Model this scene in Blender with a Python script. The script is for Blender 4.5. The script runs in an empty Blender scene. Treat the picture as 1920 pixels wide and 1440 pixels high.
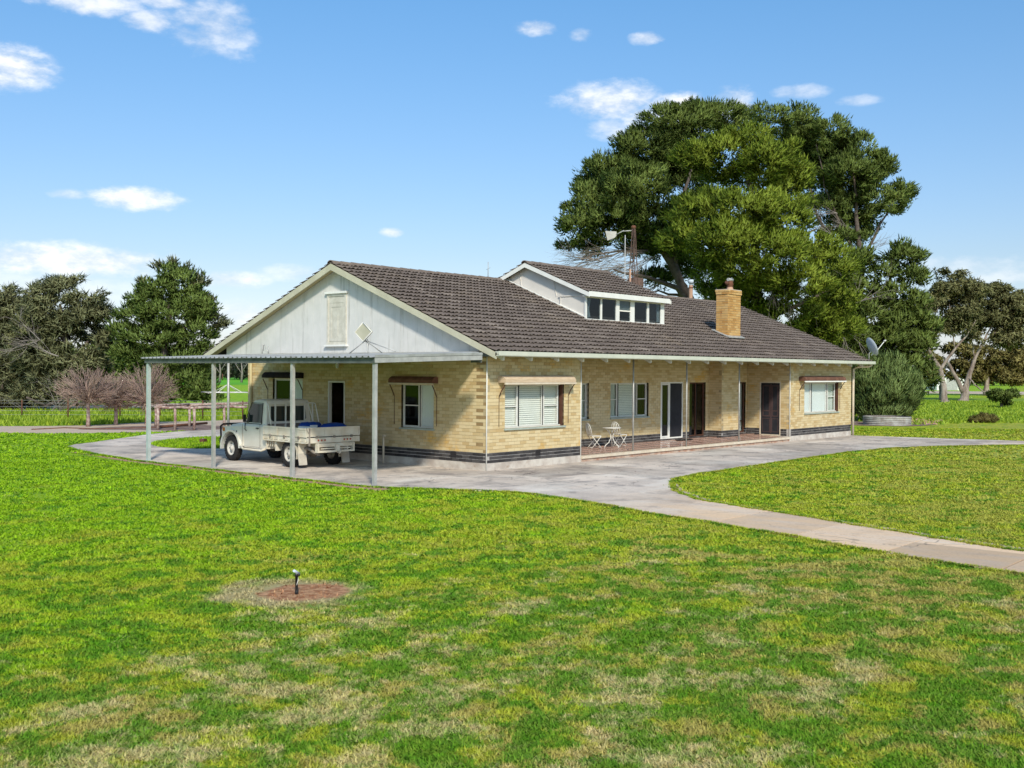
import bpy, math, random
import numpy as np
from mathutils import Vector, Matrix

random.seed(7)
SC = bpy.context.scene
COL = SC.collection
rad = math.radians

# ------------------------------------------------------------------ camera
# world: house corner at the origin, X along the long front, Y along the gable end, Z up, metres
FPX, YAW, PITCH, ROLL = 2024.48, .7109, .0120, .0067
CAM = np.array([-20.1923, -18.2235, 2.54])
_F = np.array([math.cos(YAW), math.sin(YAW), 0.]); _R = np.array([math.sin(YAW), -math.cos(YAW), 0.]); _U = np.array([0, 0, 1.])
FW = _F * math.cos(-PITCH) + _U * math.sin(-PITCH)
UP = _U * math.cos(-PITCH) - _F * math.sin(-PITCH)
def ray(x, y):
    dx, dy = x - 960, y - 720
    X = dx * math.cos(ROLL) + dy * math.sin(ROLL); Y = -dx * math.sin(ROLL) + dy * math.cos(ROLL)
    return FW + _R * X / FPX - UP * Y / FPX
def P(x, y, d):
    "the place seen at photo pixel x, y at depth d metres"
    return CAM + ray(x, y) * d
def G(x, y, z=0.):
    "the place on the level z seen at photo pixel x, y"
    v = ray(x, y); return CAM + v * ((z - CAM[2]) / v[2])
cam = bpy.data.cameras.new('camera'); camo = bpy.data.objects.new('camera', cam); COL.objects.link(camo)
cam.sensor_width = 36; cam.lens = FPX / 1920 * 36; cam.clip_start = .1; cam.clip_end = 6000
rc = _R * math.cos(ROLL) + UP * math.sin(ROLL); uc = UP * math.cos(ROLL) - _R * math.sin(ROLL)
camo.matrix_world = Matrix(((rc[0], uc[0], -FW[0], CAM[0]), (rc[1], uc[1], -FW[1], CAM[1]), (rc[2], uc[2], -FW[2], CAM[2]), (0, 0, 0, 1)))
SC.camera = camo

# ------------------------------------------------------------------ sun and sky
SUN_EL = rad(37); SUN_AZ = math.atan2(-1.0, -.80)      # direction towards the sun in the XY plane
sdir = Vector((math.cos(SUN_AZ) * math.cos(SUN_EL), math.sin(SUN_AZ) * math.cos(SUN_EL), math.sin(SUN_EL)))
sl = bpy.data.lights.new('sun', 'SUN'); sl.energy = 2.75; sl.angle = rad(5.0); sl.color = (1, .93, .80)
so = bpy.data.objects.new('sun', sl); COL.objects.link(so); so.rotation_euler = sdir.to_track_quat('Z', 'Y').to_euler(); so.location = (0, 0, 60)
SC.view_settings.view_transform = 'Standard'; SC.view_settings.look = 'None'; SC.view_settings.gamma = 1
SC.view_settings.use_curve_mapping = False; SC.view_settings.exposure = .55
SC.render.engine = 'CYCLES'
SC.cycles.max_bounces = 6; SC.cycles.diffuse_bounces = 3; SC.cycles.transparent_max_bounces = 8; SC.cycles.transmission_bounces = 4

W = bpy.data.worlds.new('World'); SC.world = W; W.use_nodes = True
nt = W.node_tree; nt.nodes.clear()
def N(nt, t, **k):
    n = nt.nodes.new(t)
    for a, b in k.items():
        if a.startswith('i_'): n.inputs[a[2:].replace('_', ' ')].default_value = b
        elif a[0] == 'n' and a[1:].isdigit(): n.inputs[int(a[1:])].default_value = b
        else: setattr(n, a, b)
    return n
def math_(nt, op, a, b=None, clamp=False):
    n = nt.nodes.new('ShaderNodeMath'); n.operation = op; n.use_clamp = clamp
    for i, v in ((0, a), (1, b)):
        if v is None: continue
        if isinstance(v, (int, float)): n.inputs[i].default_value = v
        else: nt.links.new(v, n.inputs[i])
    return n.outputs[0]
def mixc(nt, f, a, b, mode='MIX'):
    n = nt.nodes.new('ShaderNodeMix'); n.data_type = 'RGBA'; n.blend_type = mode; n.clamp_factor = True
    for i, v in ((0, f), (6, a), (7, b)):
        if isinstance(v, (int, float)): n.inputs[i].default_value = v
        elif isinstance(v, tuple): n.inputs[i].default_value = (v + (1,))[:4]
        else: nt.links.new(v, n.inputs[i])
    return n.outputs[2]
def mrange(nt, v, a, b, c=0., d=1., smooth=True):
    n = nt.nodes.new('ShaderNodeMapRange'); n.interpolation_type = 'SMOOTHSTEP' if smooth else 'LINEAR'
    nt.links.new(v, n.inputs[0])
    for i, x in enumerate((a, b, c, d)): n.inputs[i + 1].default_value = x
    return n.outputs[0]
sky = N(nt, 'ShaderNodeTexSky', sky_type='NISHITA', sun_disc=False, sun_elevation=SUN_EL, sun_rotation=math.pi / 2 - SUN_AZ,
        altitude=50, air_density=1.0, dust_density=1.0, ozone_density=1.3)
tc = N(nt, 'ShaderNodeTexCoord'); D = tc.outputs['Generated']
def dot(v):
    n = N(nt, 'ShaderNodeVectorMath', operation='DOT_PRODUCT'); nt.links.new(D, n.inputs[0]); n.inputs[1].default_value = tuple(v); return n.outputs['Value']
# clouds: centre px x, px y, half width, half height, strength
CLOUDS = [(cx, cy, hw * .95, hh * .85, st * .82) for cx, cy, hw, hh, st in [(395, 50, 75, 55, .62), (165, 2, 75, 22, .8), (22, 128, 62, 36, 1.1), (248, 372, 74, 20, 1.0), (125, 487, 185, 28, 1.15), (430, 524, 62, 16, .8),
          (1150, 192, 84, 36, .85), (1265, 218, 105, 42, 1.1), (1365, 195, 48, 30, 1.0), (1150, 240, 45, 22, .55), (1004, 52, 34, 14, .75), (1090, 66, 20, 12, .5), (1214, 72, 28, 11, .7),
          (735, 436, 20, 9, .8), (455, 592, 60, 30, .6), (550, 512, 55, 16, .45), (1500, 172, 45, 12, .45), (1790, 500, 100, 20, .35), (60, 540, 160, 30, .4), (280, 40, 40, 18, .7), (315, 5, 40, 12, .7), (130, 365, 30, 10, .5),
          (2300, 260, 150, 60, .9), (-500, 300, 180, 60, .9), (3100, 380, 160, 45, .8), (-1300, 420, 200, 50, .8), (1610, 188, 30, 10, .4), (1880, 520, 50, 14, .4)]]
cov = None
nz = N(nt, 'ShaderNodeTexNoise', i_Scale=13., i_Detail=8., i_Roughness=.6)
mp = N(nt, 'ShaderNodeMapping'); mp.inputs['Scale'].default_value = (1, 1, 2.1); nt.links.new(D, mp.inputs[0]); nt.links.new(mp.outputs[0], nz.inputs['Vector'])
nz2 = N(nt, 'ShaderNodeTexNoise', i_Scale=38., i_Detail=5., i_Roughness=.6); nt.links.new(mp.outputs[0], nz2.inputs['Vector'])
nn = math_(nt, 'ADD', math_(nt, 'MULTIPLY', math_(nt, 'SUBTRACT', nz.outputs[0], .5), 2.6), math_(nt, 'MULTIPLY', math_(nt, 'SUBTRACT', nz2.outputs[0], .5), 2.4))
for (cx, cy, hw, hh, st) in CLOUDS:
    c = ray(cx, cy); c = c / np.linalg.norm(c); r_ = np.cross(c, _U); r_ /= np.linalg.norm(r_); u_ = np.cross(r_, c)
    a = math_(nt, 'MULTIPLY', dot(r_), FPX / hw); b = math_(nt, 'MULTIPLY', dot(u_), FPX / hh)
    r2 = math_(nt, 'ADD', math_(nt, 'MULTIPLY', a, a), math_(nt, 'MULTIPLY', b, b))
    r2 = math_(nt, 'ADD', r2, math_(nt, 'MULTIPLY', nn, 1.5))
    m = mrange(nt, r2, 1.9, -.75, 0, min(1., st * 1.25))
    m = math_(nt, 'MULTIPLY', m, math_(nt, 'GREATER_THAN', dot(c), .5))
    cov = m if cov is None else math_(nt, 'MAXIMUM', cov, m)
cov = math_(nt, 'MINIMUM', cov, .93)
# blue of the sky deepened a little, paler near the horizon, as the photograph shows
sz = N(nt, 'ShaderNodeSeparateXYZ'); nt.links.new(D, sz.inputs[0])
hf = mrange(nt, sz.outputs[2], 0, .34, 0, 1, False)
tint = mixc(nt, hf, (.98, .88, .95), (.72, 1.13, 1.36))
tint = mixc(nt, mrange(nt, sz.outputs[2], .11, -.01, 0, 1), tint, (1.16, 1.20, 1.52))
skyc = mixc(nt, 1.0, sky.outputs[0], tint, 'MULTIPLY')
cloudc = mixc(nt, mrange(nt, nn, -.5, .6), (9.2, 9.2, 9.2), (6.4, 6.8, 7.4))
fin = mixc(nt, cov, skyc, cloudc)
bg = N(nt, 'ShaderNodeBackground', i_Strength=.087); nt.links.new(fin, bg.inputs[0])
wo = N(nt, 'ShaderNodeOutputWorld'); nt.links.new(bg.outputs[0], wo.inputs[0])

# ------------------------------------------------------------------ materials
def M(name, c1, c2=None, rough=.8, scale=3., bump=0., bscale=None, metal=0., tint=None, stretch=None, spec=.13, spots=None, det=6., obj_rand=0., streak=None, trans=0.):
    m = bpy.data.materials.new(name); m.use_nodes = True; t = m.node_tree; b = t.nodes['Principled BSDF']
    geo = N(t, 'ShaderNodeNewGeometry'); pos = geo.outputs['Position']
    mpn = N(t, 'ShaderNodeMapping'); t.links.new(pos, mpn.inputs[0])
    if stretch: mpn.inputs['Scale'].default_value = stretch
    c2 = c2 or tuple(x * .8 for x in c1)
    no = N(t, 'ShaderNodeTexNoise', i_Scale=scale, i_Detail=det, i_Roughness=.62); t.links.new(mpn.outputs[0], no.inputs['Vector'])
    f = mrange(t, no.outputs[0], .33, .67)
    col = mixc(t, f, c1, c2)
    if tint:                                   # per piece colour: face attribute on joined pieces, object property on single ones
        ag = N(t, 'ShaderNodeAttribute', attribute_name='tint'); ao = N(t, 'ShaderNodeAttribute', attribute_name='tint', attribute_type='OBJECT')
        tv = math_(t, 'ADD', ag.outputs['Fac'], ao.outputs['Fac'])
        cr = N(t, 'ShaderNodeValToRGB'); t.links.new(tv, cr.inputs[0]); e = cr.color_ramp.elements
        for i, (p, c) in enumerate(tint):
            if i < 2: el = e[i]; el.position = p
            else: el = e.new(p)
            el.color = (*c, 1)
        col = mixc(t, .3 if not isinstance(tint, dict) else .3, cr.outputs[0], col)
    if obj_rand:
        oi = N(t, 'ShaderNodeObjectInfo'); h = N(t, 'ShaderNodeHueSaturation'); t.links.new(col, h.inputs['Color'])
        t.links.new(math_(t, 'ADD', math_(t, 'MULTIPLY', oi.outputs['Random'], obj_rand * 2), 1 - obj_rand), h.inputs['Value']); col = h.outputs[0]
    if streak:
        mp2 = N(t, 'ShaderNodeMapping'); t.links.new(pos, mp2.inputs[0]); mp2.inputs['Scale'].default_value = streak[0]
        n2 = N(t, 'ShaderNodeTexNoise', i_Scale=1., i_Detail=6., i_Roughness=.7); t.links.new(mp2.outputs[0], n2.inputs['Vector'])
        col = mixc(t, mrange(t, n2.outputs[0], streak[2], streak[3], 0, streak[4]), col, streak[1])
    if spots:
        n3 = N(t, 'ShaderNodeTexNoise', i_Scale=spots[0], i_Detail=4., i_Roughness=.7); t.links.new(pos, n3.inputs['Vector'])
        col = mixc(t, mrange(t, n3.outputs[0], spots[2], spots[2] + .05, 0, spots[3]), col, spots[1])
    t.links.new(col, b.inputs['Base Color'])
    b.inputs['Roughness'].default_value = rough; b.inputs['Metallic'].default_value = metal; b.inputs['Specular IOR Level'].default_value = spec
    if bump:
        nb = N(t, 'ShaderNodeTexNoise', i_Scale=bscale or scale * 8, i_Detail=5., i_Roughness=.65); t.links.new(mpn.outputs[0], nb.inputs['Vector'])
        bp = N(t, 'ShaderNodeBump', i_Strength=.6, i_Distance=bump); t.links.new(nb.outputs[0], bp.inputs['Height']); t.links.new(bp.outputs[0], b.inputs['Normal'])
    return m
def lawn_nodes(t, pos):
    "colour of the turf at a place: green, lush and dry patches, bare straw, the washed circle round the sprinkler"
    sp = N(t, 'ShaderNodeSeparateXYZ'); t.links.new(pos, sp.inputs[0])
    def noise(s, d=5., r=.6, dist=0., off=0.):
        mpn = N(t, 'ShaderNodeMapping'); mpn.inputs['Location'].default_value = (off, off * .7, 0); t.links.new(pos, mpn.inputs[0])
        n = N(t, 'ShaderNodeTexNoise', i_Scale=s, i_Detail=d, i_Roughness=r, i_Distortion=dist); t.links.new(mpn.outputs[0], n.inputs['Vector']); return n.outputs[0]
    big = noise(.16, 3); mid = noise(.95, 7, .70, .5); mid2 = noise(2.1, 8, .74, .5, 31.); fine = noise(9., 4, .7, 0, 7.)
    # drier towards the near right of the lawn, lusher on the far left
    dry = math_(t, 'ADD', math_(t, 'MULTIPLY', sp.outputs[1], -.022), math_(t, 'MULTIPLY', sp.outputs[0], .005))
    dry = math_(t, 'MINIMUM', math_(t, 'MAXIMUM', math_(t, 'ADD', dry, -.10), -.30), .17)
    ddx = math_(t, 'SUBTRACT', sp.outputs[0], -13.5); ddy = math_(t, 'SUBTRACT', sp.outputs[1], -13.5)
    rr = math_(t, 'SQRT', math_(t, 'ADD', math_(t, 'MULTIPLY', ddx, ddx), math_(t, 'MULTIPLY', ddy, ddy)))
    near = mrange(t, rr, 2., 11., 1., 0.)
    a = math_(t, 'ADD', math_(t, 'ADD', mid, dry), math_(t, 'MULTIPLY', math_(t, 'SUBTRACT', big, .5), .5))
    c = mixc(t, mrange(t, a, .36, .54), (.300, .510, .010), (.420, .475, .032))
    c = mixc(t, math_(t, 'MULTIPLY', mrange(t, a, .54, .68, 0, .9), mrange(t, near, 0, .5, .45, 1.)), c, (.480, .400, .120))
    lush = mrange(t, math_(t, 'SUBTRACT', mid2, math_(t, 'MULTIPLY', math_(t, 'SUBTRACT', .45, near), .07)), .475, .55)
    c = mixc(t, math_(t, 'MULTIPLY', lush, .9), c, (.085, .275, .012))
    straw = mrange(t, math_(t, 'ADD', noise(1.15, 10, .78, .15, 77.), math_(t, 'ADD', math_(t, 'MULTIPLY', math_(t, 'SUBTRACT', near, .5), .15), math_(t, 'MULTIPLY', math_(t, 'SUBTRACT', big, .5), .3))), .568, .655)
    frag = mrange(t, noise(4.5, 6, .78, .3, 3.), .40, .56, .30, 1.)
    c = mixc(t, math_(t, 'MULTIPLY', math_(t, 'MULTIPLY', straw, frag), .85), c, (.72, .58, .30))
    c = mixc(t, mrange(t, fine, .35, .7, 0, .5), c, mixc(t, .55, c, (.46, .42, .08)))
    # circle of washed soil round the sprinkler
    def dist(cx, cy, sx, sy):
        dx = math_(t, 'DIVIDE', math_(t, 'SUBTRACT', sp.outputs[0], cx), sx); dy = math_(t, 'DIVIDE', math_(t, 'SUBTRACT', sp.outputs[1], cy), sy)
        return math_(t, 'SQRT', math_(t, 'ADD', math_(t, 'MULTIPLY', dx, dx), math_(t, 'MULTIPLY', dy, dy)))
    d = math_(t, 'ADD', dist(-12.55, -8.3, .95, .95), math_(t, 'MULTIPLY', math_(t, 'SUBTRACT', noise(2.2, 5), .5), 1.3))
    c = mixc(t, mrange(t, d, 1.05, .6, 0, .9), c, (.56, .45, .24))
    d2 = math_(t, 'ADD', dist(-12.4, -8.42, .55, .5), math_(t, 'MULTIPLY', math_(t, 'SUBTRACT', noise(4., 5), .5), .7))
    soil = mrange(t, d2, 1.05, .8)
    c = mixc(t, soil, c, mixc(t, mrange(t, noise(9., 6, .75), .40, .60), (.70, .40, .22), (.40, .17, .08)))
    return c, soil
def lawn_mat(name, blades):
    m = bpy.data.materials.new(name); m.use_nodes = True; t = m.node_tree; b = t.nodes['Principled BSDF']
    geo = N(t, 'ShaderNodeNewGeometry'); c, soil = lawn_nodes(t, geo.outputs['Position'])
    b.inputs['Roughness'].default_value = .75; b.inputs['Specular IOR Level'].default_value = .12
    if blades:
        ag = N(t, 'ShaderNodeAttribute', attribute_name='tint')
        h = N(t, 'ShaderNodeHueSaturation'); t.links.new(c, h.inputs['Color']); t.links.new(mrange(t, ag.outputs['Fac'], 0, 1, .55, 1.45, False), h.inputs['Value'])
        c = mixc(t, mrange(t, ag.outputs['Fac'], .88, .94, 0, .55), h.outputs[0], (.42, .36, .13))
        tr = N(t, 'ShaderNodeBsdfTranslucent'); t.links.new(c, tr.inputs[0]); t.links.new(c, b.inputs['Base Color'])
        ms = N(t, 'ShaderNodeMixShader', n0=.3); t.links.new(b.outputs[0], ms.inputs[1]); t.links.new(tr.outputs[0], ms.inputs[2])
        t.links.new(ms.outputs[0], t.nodes['Material Output'].inputs[0])
    else:
        n = N(t, 'ShaderNodeTexNoise', i_Scale=22., i_Detail=6., i_Roughness=.75); t.links.new(geo.outputs['Position'], n.inputs['Vector'])
        c2 = mixc(t, mrange(t, n.outputs[0], .38, .62, 0, .5), c, mixc(t, 1., c, (.62, .62, .5), 'MULTIPLY'))
        t.links.new(c2, b.inputs['Base Color'])
        bp = N(t, 'ShaderNodeBump', i_Strength=.9, i_Distance=.05); t.links.new(n.outputs[0], bp.inputs['Height']); t.links.new(bp.outputs[0], b.inputs['Normal'])
    return m
def leaf_mat(name, dark, light, trans=.3, tip=None):
    m = bpy.data.materials.new(name); m.use_nodes = True; t = m.node_tree; b = t.nodes['Principled BSDF']
    ag = N(t, 'ShaderNodeAttribute', attribute_name='tint')
    geo = N(t, 'ShaderNodeNewGeometry'); n = N(t, 'ShaderNodeTexNoise', i_Scale=.45, i_Detail=3.); t.links.new(geo.outputs['Position'], n.inputs['Vector'])
    f = math_(t, 'ADD', math_(t, 'MULTIPLY', ag.outputs['Fac'], .75), math_(t, 'MULTIPLY', math_(t, 'SUBTRACT', n.outputs[0], .38), .9), True)
    c = mixc(t, f, dark, light)
    if tip: c = mixc(t, mrange(t, ag.outputs['Fac'], .93, .97), c, tip)
    t.links.new(c, b.inputs['Base Color']); b.inputs['Roughness'].default_value = .6; b.inputs['Specular IOR Level'].default_value = .25
    tr = N(t, 'ShaderNodeBsdfTranslucent'); t.links.new(c, tr.inputs[0])
    ms = N(t, 'ShaderNodeMixShader', n0=trans); t.links.new(b.outputs[0], ms.inputs[1]); t.links.new(tr.outputs[0], ms.inputs[2])
    t.links.new(ms.outputs[0], t.nodes['Material Output'].inputs[0])
    return m
def glass_mat(name, see=.5, tintc=(.93, .95, .95)):
    m = bpy.data.materials.new(name); m.use_nodes = True; t = m.node_tree; t.nodes.remove(t.nodes['Principled BSDF'])
    g = N(t, 'ShaderNodeBsdfGlossy', i_Roughness=.03); g.inputs[0].default_value = (.9, .95, 1, 1)
    tr = N(t, 'ShaderNodeBsdfTransparent'); tr.inputs[0].default_value = (*tintc, 1)
    lw = N(t, 'ShaderNodeFresnel', i_IOR=1.42)
    f = lw.outputs[0]
    gg = N(t, 'ShaderNodeNewGeometry'); f = math_(t, 'MULTIPLY', f, math_(t, 'SUBTRACT', 1., gg.outputs['Backfacing']))
    ms = N(t, 'ShaderNodeMixShader'); t.links.new(f, ms.inputs[0]); t.links.new(tr.outputs[0], ms.inputs[1]); t.links.new(g.outputs[0], ms.inputs[2])
    t.links.new(ms.outputs[0], t.nodes['Material Output'].inputs[0]); return m

BR = [(0, (.62, .50, .29)), (1, (.60, .39, .14)), (.35, (.68, .56, .34)), (.65, (.55, .42, .22)), (.9, (.46, .31, .14))]
m_brick = M('yellow_brick', (.64, .52, .31), (.56, .40, .19), .85, 1.1, .004, 30, tint=sorted(BR), streak=((.8, .8, 1.0), (.64, .37, .08), .56, .70, .8))
m_quoin = M('dark_brick_end', (.34, .24, .12), (.28, .19, .09), .85)
m_mortar = M('mortar', (.50, .41, .26), (.38, .30, .18), .9, 5, .002)
m_black = M('black_brick', (.055, .050, .050), (.035, .032, .032), .6, 4, .006, 40, tint=[(0, (.028, .026, .028)), (1, (.13, .12, .115))])
m_bmortar = M('plinth_mortar', (.50, .47, .44), (.34, .31, .29), .9, 6)
m_conc = M('footing_concrete', (.60, .555, .49), (.42, .36, .31), .9, 2.5, .006, 18, streak=((2, 2, 3.5), (.30, .20, .13), .58, .74, .6))
m_tile = M('concrete_roof_tile', (.21, .170, .142), (.14, .110, .093), .85, 2.2, .006, 60, tint=[(0, (.125, .098, .082)), (1, (.30, .245, .20)), (.6, (.170, .134, .112)), (.93, (.205, .165, .137))], streak=((.7, .7, 1.0), (.24, .185, .135), .52, .70, .55), spots=(7., (.50, .47, .40), .68, .8))
m_deck = M('shade_dark_deck', (.02, .016, .014))  # near-black deck, so the open gaps under the tiles look shaded
m_cream = M('cream_green_paint', (.56, .53, .40), (.48, .45, .33), .5, 2)
m_beige = M('eave_lining', (.56, .48, .27), (.48, .40, .22), .8, 2)
m_gutter = M('gutter_paint', (.60, .60, .50), (.52, .53, .44), .35, 2, spec=.5)
m_clad = M('white_fibro', (.67, .65, .62), (.60, .59, .56), .7, 2, streak=((6.5, 6.5, .35), (.27, .26, .22), .53, .76, .75))
m_trimw = M('white_trim', (.80, .79, .74), (.74, .73, .68), .5, 3)
m_dside = M('dormer_cheek', (.70, .655, .60), (.64, .60, .55), .7, 1.5)
m_alu = M('aluminium_frame', (.70, .69, .64), (.62, .61, .56), .4, 4)
m_brown = M('brown_timber', (.13, .06, .04), (.09, .045, .03), .6, 6)
m_sill = M('green_sill', (.42, .47, .40), (.34, .38, .33), .5, 5)
m_blind = M('blind_slat', (.90, .86, .77), (.84, .80, .71), .5, 3)
m_curt = M('curtain_cloth', (.62, .63, .58), (.42, .44, .40), .9, 2, stretch=(9, 9, .4))
m_holl = M('holland_blind', (.86, .86, .84), (.80, .80, .78), .8, 2)
m_dark = M('dark_interior', (.012, .013, .015), (.01, .01, .01), .8)  # near-black colour standing in for the shade in unlit rooms and holes
m_mesh = M('security_mesh', (.035, .035, .042), (.025, .025, .03), .6)
m_glass = glass_mat('window_glass', .7)
m_gdark = glass_mat('dark_glass', .2, (.28, .32, .33))
m_hatch = M('hatch_paint', (.63, .60, .52), (.52, .49, .41), .7, 6)
m_awn = M('awning_canvas', (.62, .49, .35), (.52, .38, .25), .8, 4, stretch=(1, 1, 6))
m_awnb = M('brown_awning_canvas', (.20, .10, .07), (.13, .065, .045), .8, 6)
m_awnk = M('black_awning_canvas', (.035, .028, .024), (.02, .016, .014), .9, 6)  # near-black canvas for the far hood on the gable wall
m_galv = M('galvanised_steel', (.50, .49, .46), (.38, .375, .355), .45, 5, metal=.25, streak=((7, 7, .7), (.25, .24, .22), .58, .75, .5))
m_blgal = M('pale_steel_post', (.52, .60, .58), (.44, .50, .49), .4, 3, metal=.25, streak=((8, 8, 1.2), (.20, .20, .18), .60, .78, .5))
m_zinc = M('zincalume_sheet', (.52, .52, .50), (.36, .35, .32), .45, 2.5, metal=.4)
m_zdk = M('dark_zinc', (.16, .17, .165), (.10, .11, .105), .6, 3, metal=.2)  # darker zinc for beams, purlins, rafters and small edge flashing
m_wht = M('white_metal', (.78, .76, .71), (.70, .67, .60), .4, 5)
m_porch = M('porch_tile_red', (.42, .27, .205), (.35, .21, .155), .14, 3, spec=.6, obj_rand=.12)
m_nose = M('porch_nosing', (.66, .58, .46), (.58, .48, .36), .6, 5)
m_redbr = M('red_brick_edge', (.36, .20, .14), (.50, .40, .32), .9, 3, .006)
m_soil = M('bare_soil', (.34, .19, .115), (.46, .32, .21), .95, 4, .02, 20)
m_dirt = M('dirt_track', (.56, .43, .32), (.50, .40, .31), .95, .8, .02, 9)
m_mulch = M('dark_bed_soil', (.16, .11, .09), (.28, .20, .17), .95, 3, .05, 12)
m_bedtin = M('weathered_tin', (.40, .39, .36), (.24, .22, .20), .7, 3, spec=.2, streak=((2, 2, 5), (.30, .22, .16), .5, .7, .6))
m_bark = M('pine_bark', (.085, .065, .055), (.15, .12, .10), .95, 4, .02, 14)
m_gumb = M('gum_bark', (.38, .32, .27), (.17, .12, .10), .9, 1.6, .02, 10, stretch=(2, 2, .7))
m_twig = M('bare_twig', (.33, .225, .195), (.42, .31, .24), .9, 2)
m_deadw = M('grey_dead_wood', (.30, .26, .23), (.20, .17, .15), .95, 4)
m_rail = M('weathered_timber', (.52, .42, .36), (.24, .13, .11), .95, 7, .02, 20)
m_rust = M('rusty_iron', (.17, .075, .045), (.10, .05, .035), .9, 8)
m_paint = M('truck_white_paint', (.78, .75, .67), (.70, .66, .57), .28, 1.5, spec=.5, streak=((2, 2, 3), (.50, .42, .30), .60, .80, .35))
m_tray = M('tray_cream_paint', (.70, .66, .56), (.60, .53, .41), .5, 3, streak=((4, 4, 6), (.30, .16, .09), .62, .78, .6))
m_rubber = M('tyre_rubber', (.022, .022, .024), (.035, .032, .03), .8, 8)
m_rim = M('painted_rim', (.60, .58, .53), (.48, .44, .38), .5, 6)
m_blkp = M('black_plastic', (.02, .02, .022), (.03, .03, .03), .45)
m_dirtsteel = M('dusty_steel', (.30, .27, .23), (.18, .15, .13), .8, 7)
m_flap = M('dusty_mudflap', (.50, .46, .39), (.40, .36, .30), .85, 5)
m_blue = M('blue_plastic', (.015, .07, .33), (.01, .045, .24), .4, 3)
m_red = M('red_lens', (.45, .03, .02), rough=.3); m_amber = M('amber_lens', (.62, .18, .03), rough=.3)
m_rope = M('white_rope', (.75, .72, .66))
m_dish = M('dish_grey', (.55, .60, .66), (.50, .55, .60), .4)
m_terra = M('terracotta_flue', (.50, .31, .21), (.42, .25, .17), .8)
m_chim = M('chimney_brick', (.58, .35, .13), (.50, .26, .07), .85, 1.2, .004, 30, tint=[(0, (.60, .41, .19)), (1, (.36, .18, .06)), (.5, (.55, .32, .12))], streak=((5, 5, .5), (.25, .07, .04), .60, .70, .8))
m_lawn = lawn_mat('lawn_turf', False); m_blade = lawn_mat('grass_blade', True)
m_field = M('far_pasture', (.14, .42, .02), (.10, .34, .02), .9, .02)
m_rough = M('rough_pasture', (.15, .28, .02), (.26, .33, .04), .9, .35, .1, 2)
m_pineB = leaf_mat('bright_pine_needles', (.130, .200, .018), (.450, .550, .075), .45)
m_pineD = leaf_mat('dark_pine_needles', (.090, .140, .028), (.310, .400, .095), .42)
m_pineL = leaf_mat('left_pine_needles', (.095, .155, .030), (.330, .440, .110), .42)
m_cas = leaf_mat('casuarina_needles', (.125, .145, .065), (.440, .450, .230), .42)
m_gum = leaf_mat('gum_leaves', (.135, .145, .055), (.440, .430, .190), .42, (.38, .22, .10))
m_gumo = leaf_mat('olive_gum_leaves', (.16, .145, .045), (.42, .36, .12), .38)
m_shrub = leaf_mat('shrub_leaves', (.100, .160, .035), (.390, .510, .180), .42)
m_far = leaf_mat('distant_leaves', (.055, .075, .045), (.150, .170, .095), .2)
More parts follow.
